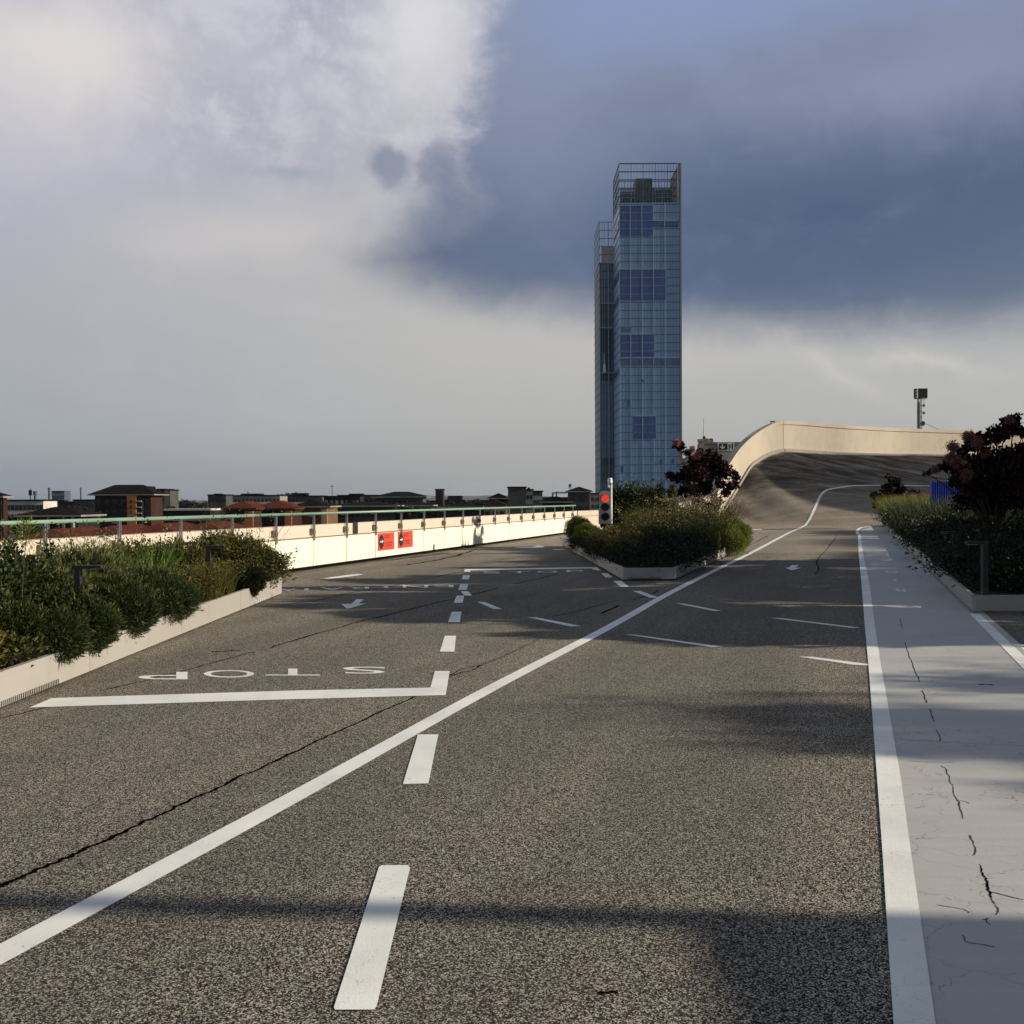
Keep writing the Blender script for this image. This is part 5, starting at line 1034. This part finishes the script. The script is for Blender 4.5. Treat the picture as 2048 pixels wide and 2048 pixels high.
mb = MB(); mb.tube((cx(1217.5, dt), dt, tp(1218, 975).z), (cx(1217.5, dt), dt, tp(1218, 966).z), .03, n=8)
for yy in (1005, 1040): mb.obox((cx(1221, dt), dt+.03, tp(1210, yy).z), (.035, 0, 0), (0, .02, 0), (0, 0, .012))
mb.build('brackets', 'white_plastic', tl)
mb = MB()
for xx in (1208, 1214): mb.tube((cx(xx, dt), dt+.03, .15), (cx(xx, dt), dt+.03, zbot), .022, n=8)
mb.obox((xc, dt+.03, zbot-.05), (hw*.9, 0, 0), (0, .05, 0), (0, 0, .045)); mb.build('stand', 'lamp_metal', tl)
# ------------------------------------------------------------------ blue corrugated barrier
db = 41.0; bb = empty('blue_barrier', (cx(1890, db), db, .2), 'bright blue corrugated metal barrier half hidden by the purple tree at right', 'barrier')
xa, xb = cx(1863, db), cx(1935, db); zt2 = P(1880, 963, db).z; vs, fs = [], []; nc = 60
for i in range(nc+1):
    x = xa+(xb-xa)*i/nc; y = db+(.04 if (i//2)%2 else -.02)+.25*(i/nc); vs += [(x, y, .2), (x, y, zt2)]
for i in range(nc): fs.append((2*i, 2*i+2, 2*i+3, 2*i+1))
o = mesh2('sheet', vs, fs, 'blue_sheet', bb); o.modifiers.new('s', 'SOLIDIFY').thickness = .01
mb = MB(); mb.box((xa-.03, db-.06, .2), (xa+.03, db+.1, zt2+.02)); mb.box((xb-.03, db+.18, .2), (xb+.03, db+.34, zt2+.02)); mb.build('posts', 'blue_sheet', bb)
# ------------------------------------------------------------------ structures beyond the right edge that shade the track
sp = empty('shade_wall', (48.2, 64, 0), 'added wall beyond the right picture edge, its humped top shaped to shade the banking', 'wall')
prof = [(53.0, 8.3), (54.7, 9.15), (56.5, 10.35), (59.0, 12.75), (60.9, 14.65), (61.95, 15.65), (63.1, 15.9), (64.1, 15.75), (67.3, 13.6), (71.0, 11.65), (73.6, 9.65), (75.7, 7.7)]  # added unseen wall; top profile shaped from the wanted shadow on the banking
MB().prism([(48, y, z) for y, z in prof]+[(48, 75.7, .2), (48, 53, .2)], (.5, 0, 0)).build('wall', 'grey_concrete', sp)
for y, w in ((56, .4), (64, .4), (72, .4)): box('buttress', (48.501, y-w, .2), (51.5, y+w, 5.5), 'grey_concrete', sp)
kx_ = empty('stair_kiosk', (12, 1, 0), 'concrete stair enclosure beside the walkway beyond the right picture edge', 'kiosk')
box('wall', (10.2, -2.5, 0), (14, 2.95, 3.4), 'grey_concrete', kx_); box('roof', (10.1, -2.6, 3.4), (14.1, 2.97, 3.55), 'dark_concrete', kx_); box('door', (10.15, .2, .01), (10.199, 1.2, 2.1), 'lamp_metal', kx_)
lp = empty('lamp_post', (14.6, 2.72, 0), 'slim tall lamp post standing by the stair enclosure', 'lamp post'); MB().tube((14.6, 2.72, 0), (14.6, 2.72, 7.2), .095, .085, 10).build('pole', 'lamp_metal', lp, True); MB().obox((14.3, 2.72, 7.25), (.4, 0, 0), (0, .12, 0), (0, 0, .05)).build('head', 'lamp_metal', lp)
bush('shrub', [((11.2, 14.3, .75), (1.6, .9, .6)), ((12, 17.5, .8), (1.2, 2.2, .7)), ((13.5, 21.5, .8), (1.3, 2.4, .7))], 'f_black', .07, .045, 9000, 'dark shrub in the right planter just beyond the picture edge', up=.5)
random.seed(21)
for x, d, H, rr_, k, per, low, lab in [(19.5, 4.9, 6.2, 1.6, 30, 800, .3, 'nearest dense'), (20.5, 7.4, 6.1, 1.8, 30, 800, .3, 'middle dense'), (21.5, 10.0, 5.7, 1.5, 26, 700, .3, 'farthest dense'), (24.5, 6.0, 9.2, 1.8, 12, 170, .68, 'tall loose-crowned')]:
    rnd_tree(x, d, H, rr_, 'f_hedge', lab+' garden tree among those right of the stair enclosure, beside the parking bays', k, per, .13, spread=1.1, low=low)
SC.cycles.samples = 64
SC.cycles.use_denoising = True
for o in bpy.data.objects:
    if '_o' in o: del o['_o']

hm = bpy.data.materials.new('haze'); hm.use_nodes = True; hn = hm.node_tree; hn.nodes.clear()
ho = hn.nodes.new('ShaderNodeOutputMaterial'); hv = hn.nodes.new('ShaderNodeVolumePrincipled'); hn.links.new(hv.outputs[0], ho.inputs['Volume'])
hv.inputs['Color'].default_value = (.70, .82, .98, 1); hv.inputs['Density'].default_value = .00003; hv.inputs['Anisotropy'].default_value = .2; MATS['haze'] = hm
hb = MB(); hb.box((-10000, -3500, -26), (10000, 13000, 200)); hz_ = hb.build('haze', 'haze'); hz_['kind'] = 'stuff'
